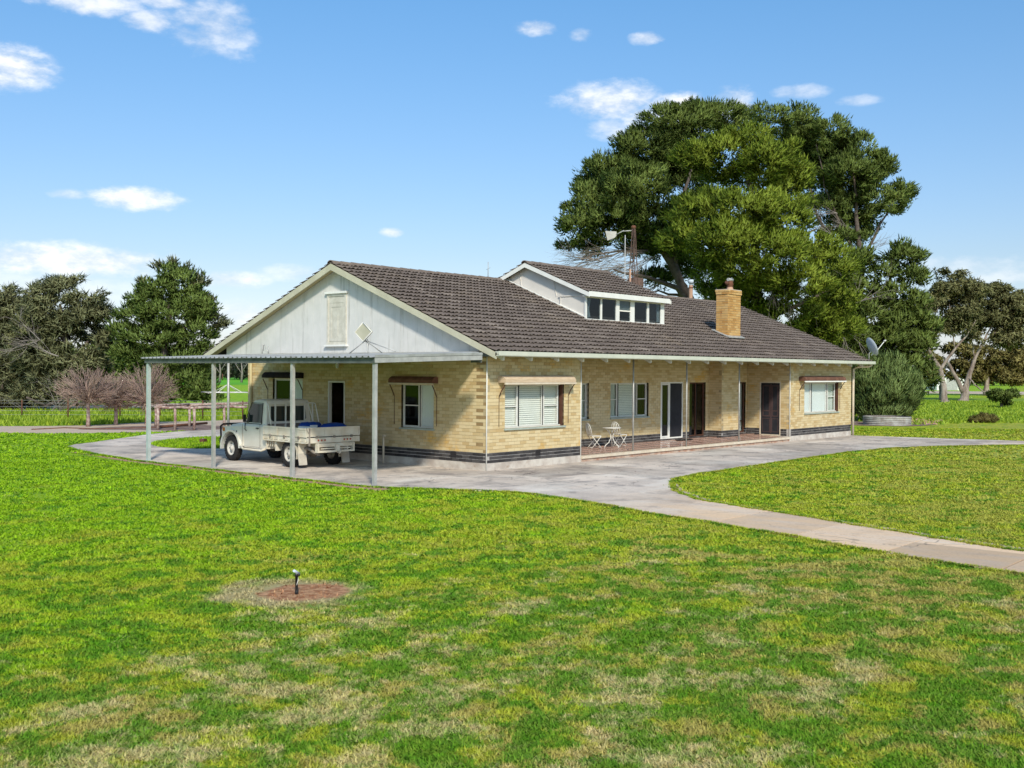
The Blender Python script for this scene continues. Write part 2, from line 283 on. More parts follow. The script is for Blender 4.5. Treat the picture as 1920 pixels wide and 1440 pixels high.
# ------------------------------------------------------------------ mesh helpers
def tag(o, label=None, cat=None, group=None, kind=None):
    if label: o['label'] = label
    if cat: o['category'] = cat
    if group: o['group'] = group
    if kind: o['kind'] = kind
    return o
def empty(name, loc, rz=0., label=None, cat=None, group=None):
    o = bpy.data.objects.new(name, None); COL.objects.link(o); o.location = tuple(loc); o.rotation_euler = (0, 0, rz); o.empty_display_size = .2
    return tag(o, label, cat, group)
class MB:
    "collects shapes; build() links them as one mesh object"
    def __init__(s): s.v = []; s.f = []; s.sm = []; s.t = []; s.tint = None
    def add(s, vs, fs, smooth=False, tint=0.):
        n = len(s.v); s.v += [tuple(map(float, p)) for p in vs]
        for f in fs: s.f.append(tuple(i + n for i in f)); s.sm.append(smooth); s.t.append(tint)
    def ob(s, o, u, v, w, a, b, c, tint=0., skip_back=False):
        o, u, v, w = map(np.asarray, (o, u, v, w)); pts = [o + u * x + v * y + w * z for z in c for y in b for x in a]
        fs = [(0, 2, 3, 1), (4, 5, 7, 6), (0, 1, 5, 4), (2, 6, 7, 3), (0, 4, 6, 2), (1, 3, 7, 5)]
        if np.dot(np.cross(u, v), w) * (a[1] - a[0]) * (b[1] - b[0]) * (c[1] - c[0]) < 0: fs = [f[::-1] for f in fs]
        s.add(pts, fs, False, tint); return s
    def box(s, x0, x1, y0, y1, z0, z1, tint=0.):
        return s.ob((0, 0, 0), (1, 0, 0), (0, 1, 0), (0, 0, 1), sorted((x0, x1)), sorted((y0, y1)), sorted((z0, z1)), tint)
    def bar(s, p, q, w, h=None, up=(0, 0, 1)):
        p, q = np.array(p, float), np.array(q, float); d = q - p; L = np.linalg.norm(d); d /= L; up = np.array(up, float)
        if abs(np.dot(up, d)) > .95: up = np.array((1., 0, 0))
        r = np.cross(d, up); r /= np.linalg.norm(r); n = np.cross(r, d); h = h or w
        return s.ob(p, r, n, d, (-w / 2, w / 2), (-h / 2, h / 2), (0, L))
    def tube(s, pts, r, k=8, cap=True, smooth=True):
        pts = [np.array(p, float) for p in pts]; rs = r if isinstance(r, (list, tuple)) else [r] * len(pts); n0 = len(s.v); a = None
        for i, p in enumerate(pts):
            d = (pts[min(i + 1, len(pts) - 1)] - pts[max(i - 1, 0)]); d /= (np.linalg.norm(d) + 1e-9)
            if a is None:
                a = np.cross(d, (0, 0, 1.)) if abs(d[2]) < .9 else np.cross(d, (1., 0, 0))
            a = a - d * np.dot(a, d); a /= np.linalg.norm(a); b = np.cross(d, a)
            s.v += [tuple(p + (a * math.cos(t) + b * math.sin(t)) * rs[i]) for t in (2 * math.pi * j / k for j in range(k))]
        for i in range(len(pts) - 1):
            for j in range(k):
                q = n0 + i * k; s.f.append((q + j, q + (j + 1) % k, q + k + (j + 1) % k, q + k + j)); s.sm.append(smooth); s.t.append(0)
        if cap:
            s.f.append(tuple(n0 + j for j in range(k))[::-1]); s.sm.append(False); s.t.append(0)
            q = n0 + (len(pts) - 1) * k; s.f.append(tuple(q + j for j in range(k))); s.sm.append(False); s.t.append(0)
        return s
    def lathe(s, prof, o=(0, 0, 0), ax=(0, 0, 1), k=20, smooth=True):
        "profile of (radius, height) along the axis"
        o = np.array(o, float); ax = np.array(ax, float); ax /= np.linalg.norm(ax)
        a = np.cross(ax, (0, 0, 1.)) if abs(ax[2]) < .9 else np.array((1., 0, 0)); a /= np.linalg.norm(a); b = np.cross(ax, a); n0 = len(s.v)
        for (r, h) in prof: s.v += [tuple(o + ax * h + (a * math.cos(t) + b * math.sin(t)) * r) for t in (2 * math.pi * j / k for j in range(k))]
        for i in range(len(prof) - 1):
            for j in range(k):
                q = n0 + i * k; s.f.append((q + j, q + (j + 1) % k, q + k + (j + 1) % k, q + k + j)); s.sm.append(smooth); s.t.append(0)
        return s
    def loft(s, rings, smooth=False, caps=True):
        n0 = len(s.v); k = len(rings[0])
        for r in rings: s.v += [tuple(map(float, p)) for p in r]
        for i in range(len(rings) - 1):
            for j in range(k):
                q = n0 + i * k; s.f.append((q + j, q + (j + 1) % k, q + k + (j + 1) % k, q + k + j)); s.sm.append(smooth); s.t.append(0)
        if caps:
            s.f.append(tuple(n0 + j for j in range(k))[::-1]); q = n0 + (len(rings) - 1) * k; s.f.append(tuple(q + j for j in range(k))); s.sm += [False] * 2; s.t += [0, 0]
        return s
    def prism(s, poly, axis_o, u, v, w, t0, t1):
        "polygon in the u, v plane, thickened along w"
        o, u, v, w = map(np.array, (axis_o, u, v, w))
        A = [o + u * a + v * b + w * t0 for a, b in poly]; B = [o + u * a + v * b + w * t1 for a, b in poly]; return s.loft([A, B])
    def mesh(s, name, org=(0, 0, 0)):
        me = bpy.data.meshes.new(name); ox, oy, oz = org
        me.from_pydata([(x - ox, y - oy, z - oz) for x, y, z in s.v], [], s.f)
        me.polygons.foreach_set('use_smooth', s.sm)
        if any(s.t):
            a = me.attributes.new('tint', 'FLOAT', 'FACE'); a.data.foreach_set('value', s.t)
        me.update(); return me
    def build(s, name, mat, parent=None, org=(0, 0, 0), fix=True, **k):
        me = s.mesh(name, org); me.materials.append(mat)
        if fix:
            import bmesh
            bm = bmesh.new(); bm.from_mesh(me); bmesh.ops.recalc_face_normals(bm, faces=bm.faces); bm.to_mesh(me); bm.free()
        o = bpy.data.objects.new(name, me); COL.objects.link(o)
        if parent: o.parent = parent
        return tag(o, **k)
def npmesh(name, V, F, mat, parent=None, tint=None, nrm=None, org=(0, 0, 0), **k):
    "triangles or quads from arrays"
    me = bpy.data.meshes.new(name); V = np.asarray(V, np.float32) - np.asarray(org, np.float32); F = np.asarray(F, np.int32); m = F.shape[1]
    me.vertices.add(len(V)); me.vertices.foreach_set('co', V.ravel()); me.loops.add(F.size); me.loops.foreach_set('vertex_index', F.ravel())
    me.polygons.add(len(F)); me.polygons.foreach_set('loop_start', np.arange(0, F.size, m, dtype=np.int32)); me.polygons.foreach_set('loop_total', np.full(len(F), m, np.int32))
    me.update(calc_edges=True)
    if tint is not None:
        a = me.attributes.new('tint', 'FLOAT', 'FACE'); a.data.foreach_set('value', np.asarray(tint, np.float32))
    if nrm is not None:
        me.polygons.foreach_set('use_smooth', np.ones(len(F), bool))
        a = me.attributes.new('custom_normal', 'FLOAT_VECTOR', 'POINT'); a.data.foreach_set('vector', np.asarray(nrm, np.float32).ravel())
    me.materials.append(mat); o = bpy.data.objects.new(name, me); COL.objects.link(o)
    if parent: o.parent = parent
    return tag(o, **k)
def unit(a): return a / (np.linalg.norm(a, axis=-1, keepdims=True) + 1e-9)
def inpoly(x, y, poly):
    c = np.zeros(x.shape, bool); n = len(poly)
    for i in range(n):
        (x1, y1), (x2, y2) = poly[i], poly[(i + 1) % n]
        c ^= ((y1 > y) != (y2 > y)) & (x < (x2 - x1) * (y - y1) / ((y2 - y1) if y2 != y1 else 1e-9) + x1)
    return c
def sheet(name, poly, z, mat, **k):
    mb = MB(); mb.add([(x, y, z) for x, y in poly], [tuple(range(len(poly)))]); return mb.build(name, mat, fix=False, **k)
def smoothpoly(pts, it=2):
    for _ in range(it):
        q = []
        for i in range(len(pts)):
            a, b = np.array(pts[i]), np.array(pts[(i + 1) % len(pts)]); q += [tuple(a * .75 + b * .25), tuple(a * .25 + b * .75)]
        pts = q
    return pts
# ------------------------------------------------------------------ the ground, the paving and the tracks
PAVE = [(-8.9, -22.), (-5.66, -14.26), (-5.24, -12.31), (-4.60, -10.3), (-3.95, -7.6), (-3.25, -5.2), (-3.05, -3.6), (-3.74, -2.08), (-4.30, -1.17), (-4.52, -.6), (-4.53, 5.), (-4.45, 9.), (-4.05, 12.), (-3.55, 14.3), (-3.2, 15.4),
        (-2.6, 16.1), (-1.4, 16.8), (1.8, 19.2), (4.5, 20.6), (8.5, 20.2), (12, 19.), (13, 11.), (24., 11.), (22.2, -.2), (22.6, -2.), (23., -4.), (23.6, -6.3), (26., -10.), (24.4, -10.8), (21.2, -6.9), (18.54, -5.15), (16.08, -4.1), (13., -3.85), (9.85, -3.95), (5., -4.15), (3., -4.25), (1.6, -4.5), (.75, -5.), (-.4, -5.8),
        (-1.48, -6.96), (-1.95, -8.2), (-2.35, -9.5), (-3.35, -12.3), (-3.72, -13.73), (-6.8, -21.6)]
PAVE_S = PAVE
def clip(poly, x0, x1, y0, y1):
    for ax, lim, sg in ((0, x0, 1), (0, x1, -1), (1, y0, 1), (1, y1, -1)):
        out = []
        for i in range(len(poly)):
            a, b = poly[i], poly[(i + 1) % len(poly)]; ia, ib = sg * (a[ax] - lim) >= 0, sg * (b[ax] - lim) >= 0
            if ia: out.append(a)
            if ia != ib:
                t = (lim - a[ax]) / (b[ax] - a[ax]); out.append((a[0] + (b[0] - a[0]) * t, a[1] + (b[1] - a[1]) * t))
        poly = out
        if not poly: return []
    return poly
def area(p): return abs(sum(p[i][0] * p[(i + 1) % len(p)][1] - p[(i + 1) % len(p)][0] * p[i][1] for i in range(len(p)))) / 2
R_ = 2600
ground = MB(); ground.add([(-R_, -R_, 0), (R_, -R_, 0), (R_, R_, 0), (-R_, R_, 0)], [(0, 1, 2, 3)])
tag(ground.build('ground', m_lawn, fix=False), kind='structure')
def slab_mat():
    m = bpy.data.materials.new('paving_concrete'); m.use_nodes = True; t = m.node_tree; b = t.nodes['Principled BSDF']
    geo = N(t, 'ShaderNodeNewGeometry'); pos = geo.outputs['Position']; sp = N(t, 'ShaderNodeSeparateXYZ'); t.links.new(pos, sp.inputs[0])
    def noise(s, d=6., r=.65, w=0, st=(1, 1, 1), off=0.):
        mpn = N(t, 'ShaderNodeMapping'); mpn.inputs['Scale'].default_value = st; mpn.inputs['Location'].default_value = (off, 0, 0); t.links.new(pos, mpn.inputs[0])
        n = N(t, 'ShaderNodeTexNoise', i_Scale=s, i_Detail=d, i_Roughness=r, i_Distortion=w); t.links.new(mpn.outputs[0], n.inputs['Vector']); return n.outputs[0]
    c = mixc(t, mrange(t, noise(.5), .35, .65), (.67, .57, .48), (.52, .44, .375))
    c = mixc(t, mrange(t, noise(1.1, 8, .74, .5, off=9), .49, .60, 0, .7), c, (.29, .255, .235))
    c = mixc(t, mrange(t, noise(.42, 6, .65, .3, (1, 1.6, 1), 40), .50, .64, 0, .75), c, (.70, .63, .55))
    # bore water has left the path orange where the sprinklers reach it
    near = mrange(t, sp.outputs[1], -4.5, -9.0)
    c = mixc(t, math_(t, 'MULTIPLY', near, mrange(t, noise(.8, 6, .6, .4, (2.2, .6, 1)), .30, .60, .35, .95)), c, (.74, .52, .33))
    oi = N(t, 'ShaderNodeObjectInfo'); h = N(t, 'ShaderNodeHueSaturation'); t.links.new(c, h.inputs['Color']); t.links.new(mrange(t, oi.outputs['Random'], 0, 1, .76, 1.18, False), h.inputs['Value'])
    c = mixc(t, mrange(t, noise(30, 4), .45, .75, 0, .3), h.outputs[0], (.18, .16, .14))
    vo = N(t, 'ShaderNodeTexVoronoi', feature='DISTANCE_TO_EDGE', i_Scale=.33); wob = N(t, 'ShaderNodeVectorMath', operation='ADD'); nv = N(t, 'ShaderNodeTexNoise', i_Scale=1.6, i_Detail=5.); t.links.new(pos, nv.inputs['Vector']); t.links.new(pos, wob.inputs[0]); t.links.new(nv.outputs['Color'], wob.inputs[1]); t.links.new(wob.outputs[0], vo.inputs['Vector'])
    c = mixc(t, math_(t, 'MULTIPLY', mrange(t, vo.outputs['Distance'], .008, .0, 0, .75), mrange(t, noise(.3, 2, .5, 0, off=5), .45, .6)), c, (.12, .10, .09))
    t.links.new(c, b.inputs['Base Color']); b.inputs['Roughness'].default_value = .9; b.inputs['Specular IOR Level'].default_value = .12
    bp = N(t, 'ShaderNodeBump', i_Strength=.5, i_Distance=.006); t.links.new(noise(14), bp.inputs['Height']); t.links.new(bp.outputs[0], b.inputs['Normal']); return m
m_slab = slab_mat()
paving = sheet('paving', PAVE, .004, m_mulch); tag(paving, kind='structure')
xs = [-9.6 + 1.86 * i for i in range(20)]; ys = [-22.27 + 1.667 * i for i in range(27)]
rs = random.Random(3)
for i in range(len(xs) - 1):
    for j in range(len(ys) - 1):
        g_ = .013; sx = 0 if ys[j] < -3.8 else (.6 if j % 2 else 0)
        c = clip(PAVE, xs[i] + g_ + sx, xs[i + 1] - g_ + sx, ys[j] + g_, ys[j + 1] - g_)
        if len(c) < 3 or area(c) < .03: continue
        if xs[i] + sx > .3 and xs[i + 1] + sx < 21.9 and ys[j] > .3 and ys[j + 1] < 9.8: continue
        z = .016 + rs.uniform(-.003, .003); mb = MB(); mb.prism(c, (0, 0, 0), (1, 0, 0), (0, 1, 0), (0, 0, 1), -.05, z)
        mb.build('slab', m_slab, paving)
# strip of bare reddish soil between the carport slab and the lawn
sheet('soil_strip', [(-4.82, -1.3), (-4.4, -1.25), (-4.5, 8.9), (-4.05, 13), (-4.2, 13.2), (-4.75, 9), (-4.85, 4)], .002, m_soil, kind='structure')
sheet('path_edge_soil', [(-3.62, -13.6), (-3.2, -12.2), (-2.2, -9.4), (-1.8, -8.1), (-1.33, -6.9), (-.3, -5.75), (.7, -5.), (.8, -5.12), (-.2, -5.9), (-1.2, -7.), (-1.7, -8.2), (-2.1, -9.5), (-3.0, -12.3), (-3.4, -13.8)], .006, m_dirt, kind='structure')
ISLAND = smoothpoly([(-1.2, 12.1), (-.5, 11.2), (1.5, 11.2), (3.4, 12.6), (3.9, 14.9), (2.9, 16.3), (1.1, 16.1), (-.6, 14.7), (-1.25, 13.2)])
sheet('grass_island', ISLAND, .026, m_lawn, kind='structure')
def edge_grass():
    rg = np.random.default_rng(17); segs = [(i, i + 1) for i in range(0, 16)] + [(i, i + 1) for i in range(28, 45)]; V = []; T = []
    for a, b in segs:
        A, B = np.array(PAVE[a % len(PAVE)]), np.array(PAVE[b % len(PAVE)]); L = np.linalg.norm(B - A); n = int(L * 170); t_ = rg.random(n); nn = np.array((B[1] - A[1], A[0] - B[0])) / L
        w = np.sin(t_ * L * 3.1 + a) * .025 + np.sin(t_ * L * 9.7 + a * 2) * .018
        p = A + (B - A) * t_[:, None] + nn * (w + rg.normal(0, .025, n))[:, None]; k = 5
        for _ in range(k):
            an = rg.uniform(0, 6.28, n); h = rg.uniform(.015, .045, n); wd = rg.uniform(.006, .014, n); q = p + rg.normal(0, .02, (n, 2)); z = np.full(n, .004); tx, ty = np.cos(an), np.sin(an)
            V.append(np.stack([np.stack([q[:, 0] - ty * wd, q[:, 1] + tx * wd, z], 1), np.stack([q[:, 0] + ty * wd, q[:, 1] - tx * wd, z], 1), np.stack([q[:, 0] + tx * h * 1.3, q[:, 1] + ty * h * 1.3, z + h], 1)], 1).reshape(-1, 3)); T.append(rg.random(n))
    V = np.concatenate(V); npmesh('edge_grass', V, np.arange(len(V)).reshape(-1, 3), m_blade, tint=np.concatenate(T), kind='stuff')
edge_grass()
# dirt tracks and the rough paddock on the left
ROAD1 = [(-9, 25.5), (-1.4, 24.2), (-.1, 22.5), (1.2, 21.7), (2.5, 21.1), (4.5, 20.7), (12, 19.3), (20, 22), (20, 28), (10, 27.5), (7.6, 28.2), (4, 27.3), (2.5, 27.8), (.6, 29.2), (-8, 32)]
sheet('dirt_track', ROAD1, .004, m_dirt, kind='structure')
sheet('rough_verge', [(-14, 36), (-8, 32.2), (.6, 29.3), (2.5, 27.9), (4, 27.4), (7.6, 28.3), (10, 27.6), (30, 29), (40, 40), (-5, 70), (-30, 80)], .008, m_rough, kind='structure')
def gp(*pp, z=0.): return [tuple(G(x, y, z)[:2]) for x, y in pp]
sheet('far_track', gp((-60, 757), (-60, 776), (130, 769), (300, 764), (500, 758), (500, 753), (300, 757), (130, 762), (0, 755)), .012, m_dirt, kind='structure')
sheet('pasture', [tuple(P(x, 700, d)[:2]) for x, d in ((-900, 175), (560, 175), (560, 700), (-900, 700))], .016, m_field, kind='structure')
sheet('right_track', gp((1690, 733.), (2300, 737.5), (2300, 745), (1690, 737)), .010, m_dirt, kind='structure')
sheet('right_rough', gp((1600, 743), (2300, 752), (2300, 792), (1830, 789), (1720, 793), (1600, 783)), .006, m_rough, kind='structure')
sheet('garden_soil', smoothpoly(gp((1560, 797), (1700, 800), (1745, 798), (1770, 793), (1730, 785), (1690, 780), (1560, 780))), .012, m_mulch, kind='structure')
sheet('garden_bed_soil', smoothpoly(gp((120, 806), (280, 806), (420, 812), (460, 808), (420, 797), (290, 798), (200, 801))), .010, m_mulch, kind='structure')

# ------------------------------------------------------------------ grass blades on the lawns, thinning out with distance
def lawn_blades():
    rg = np.random.default_rng(5); VV = []; TT = []
    excl = [PAVE, ROAD1]
    for d0, d1, dens, hgt, wid, nb in ((5.8, 9.5, 620, .032, .0075, 10), (9.5, 14, 360, .034, .010, 9), (14, 21, 170, .038, .015, 7), (21, 32, 75, .044, .023, 6), (32, 50, 22, .055, .04, 5)):
        n = int(dens * (d1 ** 2 - d0 ** 2) * .5 * .99)
        d = np.sqrt(rg.uniform(d0 ** 2, d1 ** 2, n)); l = rg.uniform(-.495, .495, n) * d
        x = CAM[0] + _F[0] * d + _R[0] * l; y = CAM[1] + _F[1] * d + _R[1] * l
        ok = np.ones(n, bool)
        for e in excl: ok &= ~inpoly(x, y, e)
        ok &= ~((x > 0) & (x < 22) & (y > 0) & (y < 10)); ok &= ~(inpoly(x, y, [(-4.85, -1.3), (-4.4, -1.3), (-4.4, 13), (-4.8, 13)]))
        r2 = np.hypot(x + 12.4, y + 8.4); ok &= ~((r2 < .55) & (rg.random(n) < .93)); ok &= ~((r2 < .95) & (rg.random(n) < .5))
        # worn places, where fewer blades stand: large soft patches
        w = np.sin(x * 1.7 + 1.3 * np.sin(y * 1.1)) + np.sin(y * 2.3 + 1.7 * np.sin(x * .9)) ; ok &= ~((w > 1.05) & (rg.random(n) < .35))
        x, y = x[ok], y[ok]; n = len(x); tt = rg.random(n)
        for k in range(nb):
            a = rg.uniform(0, 2 * np.pi, n); lean = rg.uniform(.5, 2.1, n); h = hgt * rg.uniform(.35, 1.1, n); wd = wid * rg.uniform(.6, 1.2, n)
            bx = x + rg.normal(0, .030, n) * (1 + d0 / 14); by = y + rg.normal(0, .030, n) * (1 + d0 / 14)
            tx, ty = np.cos(a), np.sin(a); z0 = np.zeros(n)
            p1 = np.stack([bx - ty * wd, by + tx * wd, z0], 1); p2 = np.stack([bx + ty * wd, by - tx * wd, z0], 1); p3 = np.stack([bx + tx * lean * h, by + ty * lean * h, h], 1)
            VV.append(np.stack([p1, p2, p3], 1).reshape(-1, 3)); TT.append(np.clip(tt * .5 + rg.random(n) * .5, 0, 1))
    # the little island by the drive
    V = np.concatenate(VV); T = np.concatenate(TT); nrm = None
    npmesh('lawn_grass', V, np.arange(len(V)).reshape(-1, 3), m_blade, tint=T, kind='stuff'); print('grass tris', len(T))
lawn_blades()
def tufts(name, poly, n, h, w, mat, seed, z=0.):
    rg = np.random.default_rng(seed); q = np.array(poly); x = rg.uniform(q[:, 0].min(), q[:, 0].max(), n); y = rg.uniform(q[:, 1].min(), q[:, 1].max(), n); k = inpoly(x, y, poly); x, y = x[k], y[k]; n = len(x); V = []; T = []
    for b in range(5):
        a = rg.uniform(0, 6.28, n); hh = h * rg.uniform(.4, 1.2, n); bx = x + rg.normal(0, w * 3, n); by = y + rg.normal(0, w * 3, n); tx, ty = np.cos(a), np.sin(a)
        V.append(np.stack([np.stack([bx - ty * w, by + tx * w, hh * 0 + z], 1), np.stack([bx + ty * w, by - tx * w, hh * 0 + z], 1), np.stack([bx + tx * hh * .5, by + ty * hh * .5, hh + z], 1)], 1).reshape(-1, 3)); T.append(rg.random(n))
    V = np.concatenate(V); npmesh(name, V, np.arange(len(V)).reshape(-1, 3), mat, tint=np.concatenate(T), kind='stuff')
tufts('island_grass', ISLAND, 3500, .07, .02, m_blade, 2, .026)
tufts('verge_grass', [(-14, 36), (-8, 32.2), (.6, 29.3), (2.5, 27.9), (4, 27.4), (7.6, 28.3), (10, 27.6), (24, 29), (24, 40), (-5, 50)], 9000, .22, .05, leaf_mat('rough_grass', (.14, .27, .015), (.47, .56, .05), .35), 3)
tufts('paddock_grass', gp((1600, 748), (2100, 757), (2100, 795), (1830, 793), (1720, 797), (1600, 790)), 9000, .15, .06, bpy.data.materials['rough_grass'], 4)
# ------------------------------------------------------------------ the house
house = empty('brick_house', (0, 0, 0), 0, 'long yellow brick farmhouse with brown tiled roof, white gable end and attic dormer', 'house')
H = house
X_, Y_, Z_ = np.array((1., 0, 0)), np.array((0, 1., 0)), np.array((0, 0, 1.))
RX0, RX1, EY, RY, RS = -.36, 22.75, -.62, 5.67, .407            # roof verges, eave, ridge, slope
def RZ(y): return 3.06 + RS * ((y if y <= RY else 2 * RY - y) + .597)
FLOOR = .24
BX1, BX2, XE, RB, YW = 3.91, 16.68, 22.15, 1.75, 10.06           # bay edges, house end, recess depth, gable wall end
# wall = (origin, u, n, length, z0, z1, openings (a0, a1, z0, z1))
WALLS = {
 'gable': ((0, 0, 0), Y_, -X_, YW, 2.995, [(1.88, 3.12, 1.0, 2.2), (5.44, 6.18, .24, 2.22), (7.35, 8.8, 1.0, 2.27)]),
 'bay': ((0, 0, 0), X_, -Y_, BX1, 3.12, [(.70, 3.16, 1.06, 2.2)]),
 'recess': ((BX1, RB, 0), X_, -Y_, BX2 - BX1, 3.12, [(5.0 - BX1, 6.66 - BX1, 1.07, 2.2), (7.8 - BX1, 9.97 - BX1, 1.07, 2.2), (10.7 - BX1, 12.1 - BX1, .26, 2.2), (12.54 - BX1, 13.64 - BX1, .26, 2.2), (15.75 - BX1, 16.58 - BX1, .28, 2.2)]),
 'return': ((BX2, 0, 0), Y_, -X_, RB, 3.12, [(.36, 1.22, .2, 2.2)]),
 'endbay': ((BX2, 0, 0), X_, -Y_, XE - BX2, 3.12, [(17.9 - BX2, 20.93 - BX2, 1.02, 2.18)]),
 'breastL': ((13.85, 1.22, 0), Y_, -X_, RB - 1.22, 3.12, []),
 'breast': ((13.85, 1.22, 0), X_, -Y_, 1.3, 3.12, []),
}
CRS, BL = .086, .24
pieces = []                                                       # (kind, centre, u, n, len, hgt, tint)
def ivs(a0, a1, z0, z1, ops):
    r = [(a0, a1)]
    for (p, q, s, t) in ops:
        if min(z1, t) - max(z0, s) > .035:
            r2 = []
            for (a, b) in r:
                if q <= a or p >= b: r2.append((a, b)); continue
                if p - a > .02: r2.append((a, p))
                if b - q > .02: r2.append((q, b))
            r = r2
    return r
rb = random.Random(11)
def bricks(wn, w):
    o, u, n, L, zt, ops = w; o = np.array(o, float)
    k = 0; z = .2
    z = .2
    while z < zt - .02:
        z1 = min(z + CRS, zt); kind = 'plinth_brick' if k < 3 else 'brick'
        for (a, b) in ivs(0, L, z, z1, ops):
            s = (k % 2) * BL / 2
            x = math.floor((a - s) / BL) * BL + s
            while x < b - .01:
                p, q = max(x, a), min(x + BL, b); x += BL
                if q - p < .025: continue
                tint = rb.random() * .85 + .02
                if kind == 'brick' and wn == 'gable' and p < .26 and k % 2 and q < .4 and rb.random() < .7: tint = 2.0
                g = .005
                gl = g if p > a + .001 else (.006 if a < .001 else 0.); gr = g if q < b - .001 else (.006 if b > L - .001 else 0.)
                pieces.append([kind, o + u * ((p + gl + q - gr) / 2) + Z_ * ((z + z1) / 2), u, n, q - p - gl - gr, z1 - z - (.009 if kind == 'brick' else .016), tint, rb.uniform(-.0015, .0025)])
        z = z1; k += 1
for wn, w in WALLS.items(): bricks(wn, w)
def wall_backing(name, w, mat, d0, d1, z0=0., z1=None, extra=()):
    o, u, n, L, zt, ops = w; zt = z1 or zt; mb = MB(); zs = sorted({z0, zt, *[min(max(z, z0), zt) for op in ops for z in op[2:]]})
    for i in range(len(zs) - 1):
        if zs[i + 1] - zs[i] < .005: continue
        r = [(0, L)]
        for (p, q, s, t) in ops:
            if s < (zs[i] + zs[i + 1]) / 2 < t:
                r = [z for (a, b) in r for z in ((a, min(b, p)), (max(a, q), b)) if z[1] - z[0] > .005] if True else r
        # merge overlaps of several openings at one height
        r = []; cur = 0
        for (p, q, s, t) in sorted(ops):
            if s < (zs[i] + zs[i + 1]) / 2 < t:
                if p - cur > .005: r.append((cur, p))
                cur = q
        if L - cur > .005: r.append((cur, L))
        for (a, b) in r: mb.ob(o, u, n, Z_, (a, b), (d0, d1), (zs[i], zs[i + 1]))
    return mb
for wn, w in WALLS.items():
    wb = wall_backing(wn, w, m_mortar, -.115, -.008, .458); wb.build('wall', m_mortar, H)
    pm = wall_backing(wn, w, m_bmortar, -.115, -.009, .2, .458)
    for i_ in range(0, len(pm.v), 8):
        p1 = MB(); p1.add(pm.v[i_:i_ + 8], pm.f[:6]); p1.build('plinth', m_bmortar, H)
    wall_backing(wn, w, m_conc, -.115, .012, -.02, .2).build('footing', m_conc, H)
bk = MB(); bk.box(.12, XE - .02, YW - .12, YW, 0, 3.1); bk.box(XE - .12, XE, .12, YW - .12, 0, 3.1); bk.box(BX1 - .11, BX1, .115, RB - .01, .0, 3.1); bk.build('wall', m_mortar, H)
# inner floor, ceiling, painted near-black for the shade of unlit rooms
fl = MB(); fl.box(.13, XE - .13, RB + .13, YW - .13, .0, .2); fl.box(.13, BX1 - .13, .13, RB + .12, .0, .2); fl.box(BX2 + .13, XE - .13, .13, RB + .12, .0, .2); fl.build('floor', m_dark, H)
# single bricks: the 300 of each kind nearest the camera, the rest joined
def unit_brick(mat, name):
    mb = MB(); mb.box(-.5, .5, -1, 0, -.5, .5); me = mb.mesh(name); me.materials.append(mat); return me
UB = {'brick': unit_brick(m_brick, 'brick'), 'plinth_brick': unit_brick(m_black, 'plinth_brick')}; UQ = unit_brick(m_quoin, 'quoin_brick')
for kind in ('brick', 'plinth_brick'):
    ps = sorted([p for p in pieces if p[0] == kind], key=lambda p: np.linalg.norm(p[1] - CAM) * (1.25 if p[3][0] < -.5 else 1))
    near, rest = ps[:296], ps[296:]
    for (_, c, u, n, l, h, t, pr) in near:
        o = bpy.data.objects.new(kind, UQ if t > 1.5 else UB[kind]); COL.objects.link(o); o.parent = H
        zz = np.cross(u, n); s = 1 if zz[2] > 0 else -1         # keep a right-handed frame
        uu = u * s; o.matrix_local = Matrix(((uu[0] * l, n[0] * .1, 0, c[0] + n[0] * pr), (uu[1] * l, n[1] * .1, 0, c[1] + n[1] * pr), (0, 0, h, c[2]), (0, 0, 0, 1)))
        o['tint'] = min(t, 1.)
    mb = MB(); mq = MB()
    for (_, c, u, n, l, h, t, pr) in rest: (mq if t > 1.5 else mb).ob(c, u, n, Z_, (-l / 2, l / 2), (-.1, pr), (-h / 2, h / 2), max(t, .001) if t < 1.5 else 0)
    mb.build(kind, UB[kind].materials[0], H, fix=False, kind='stuff')
    if mq.v: mq.build(kind, m_quoin, H, fix=False, kind='stuff')
# corner beads and downpipes
for (x, y, z1) in ((-.014, -.014, 3.0), (BX1 + .004, -.012, 3.0), (BX2 - .012, -.012, 2.95)):
    MB().tube([(x, y, .02), (x, y, z1)], .016, 6).build('corner_bead', m_trimw, H)
dp = MB(); dp.tube([(22.72, -.62, 2.9), (22.72, -.5, 2.82), (22.45, -.15, 2.80), (22.26, -.04, 2.72), (22.26, -.04, .02)], .05, 10); dp.build('downpipe', m_nose, H)
MB().tube([(-.06, 9.83, 2.9), (-.06, 9.83, .02)], .045, 8).build('downpipe', m_beige, H)
# porch floor
pf = MB(); pf.box(BX1 + .002, BX2 - .012, -.02, RB - .01, .0, .10); pf.build('porch_base', m_redbr, H)
ns = MB(); ns.box(BX1 + .03, BX2 - .03, -.06, .10, .10, .175); ns.build('porch_nosing', m_nose, H)
tl = MB().box(-.5, .5, -.5, .5, 0, 1).mesh('porch_tile'); tl.materials.append(m_porch)
nx, ny = 42, 5
for i in range(nx):
    for j in range(ny):
        x0 = BX1 + .03 + i * (BX2 - BX1 - .06) / nx; w_ = (BX2 - BX1 - .06) / nx; y0 = .102 + j * (RB - .12) / ny; d_ = (RB - .12) / ny
        xc, yc = x0 + w_ / 2, y0 + d_ / 2
        if 13.8 < xc < 15.2 and yc > 1.25: continue
        o = bpy.data.objects.new('porch_tile', tl); COL.objects.link(o); o.parent = H; o.location = (xc, yc, .09); o.scale = (w_ - .006, d_ - .006, .078 + .045 * yc)
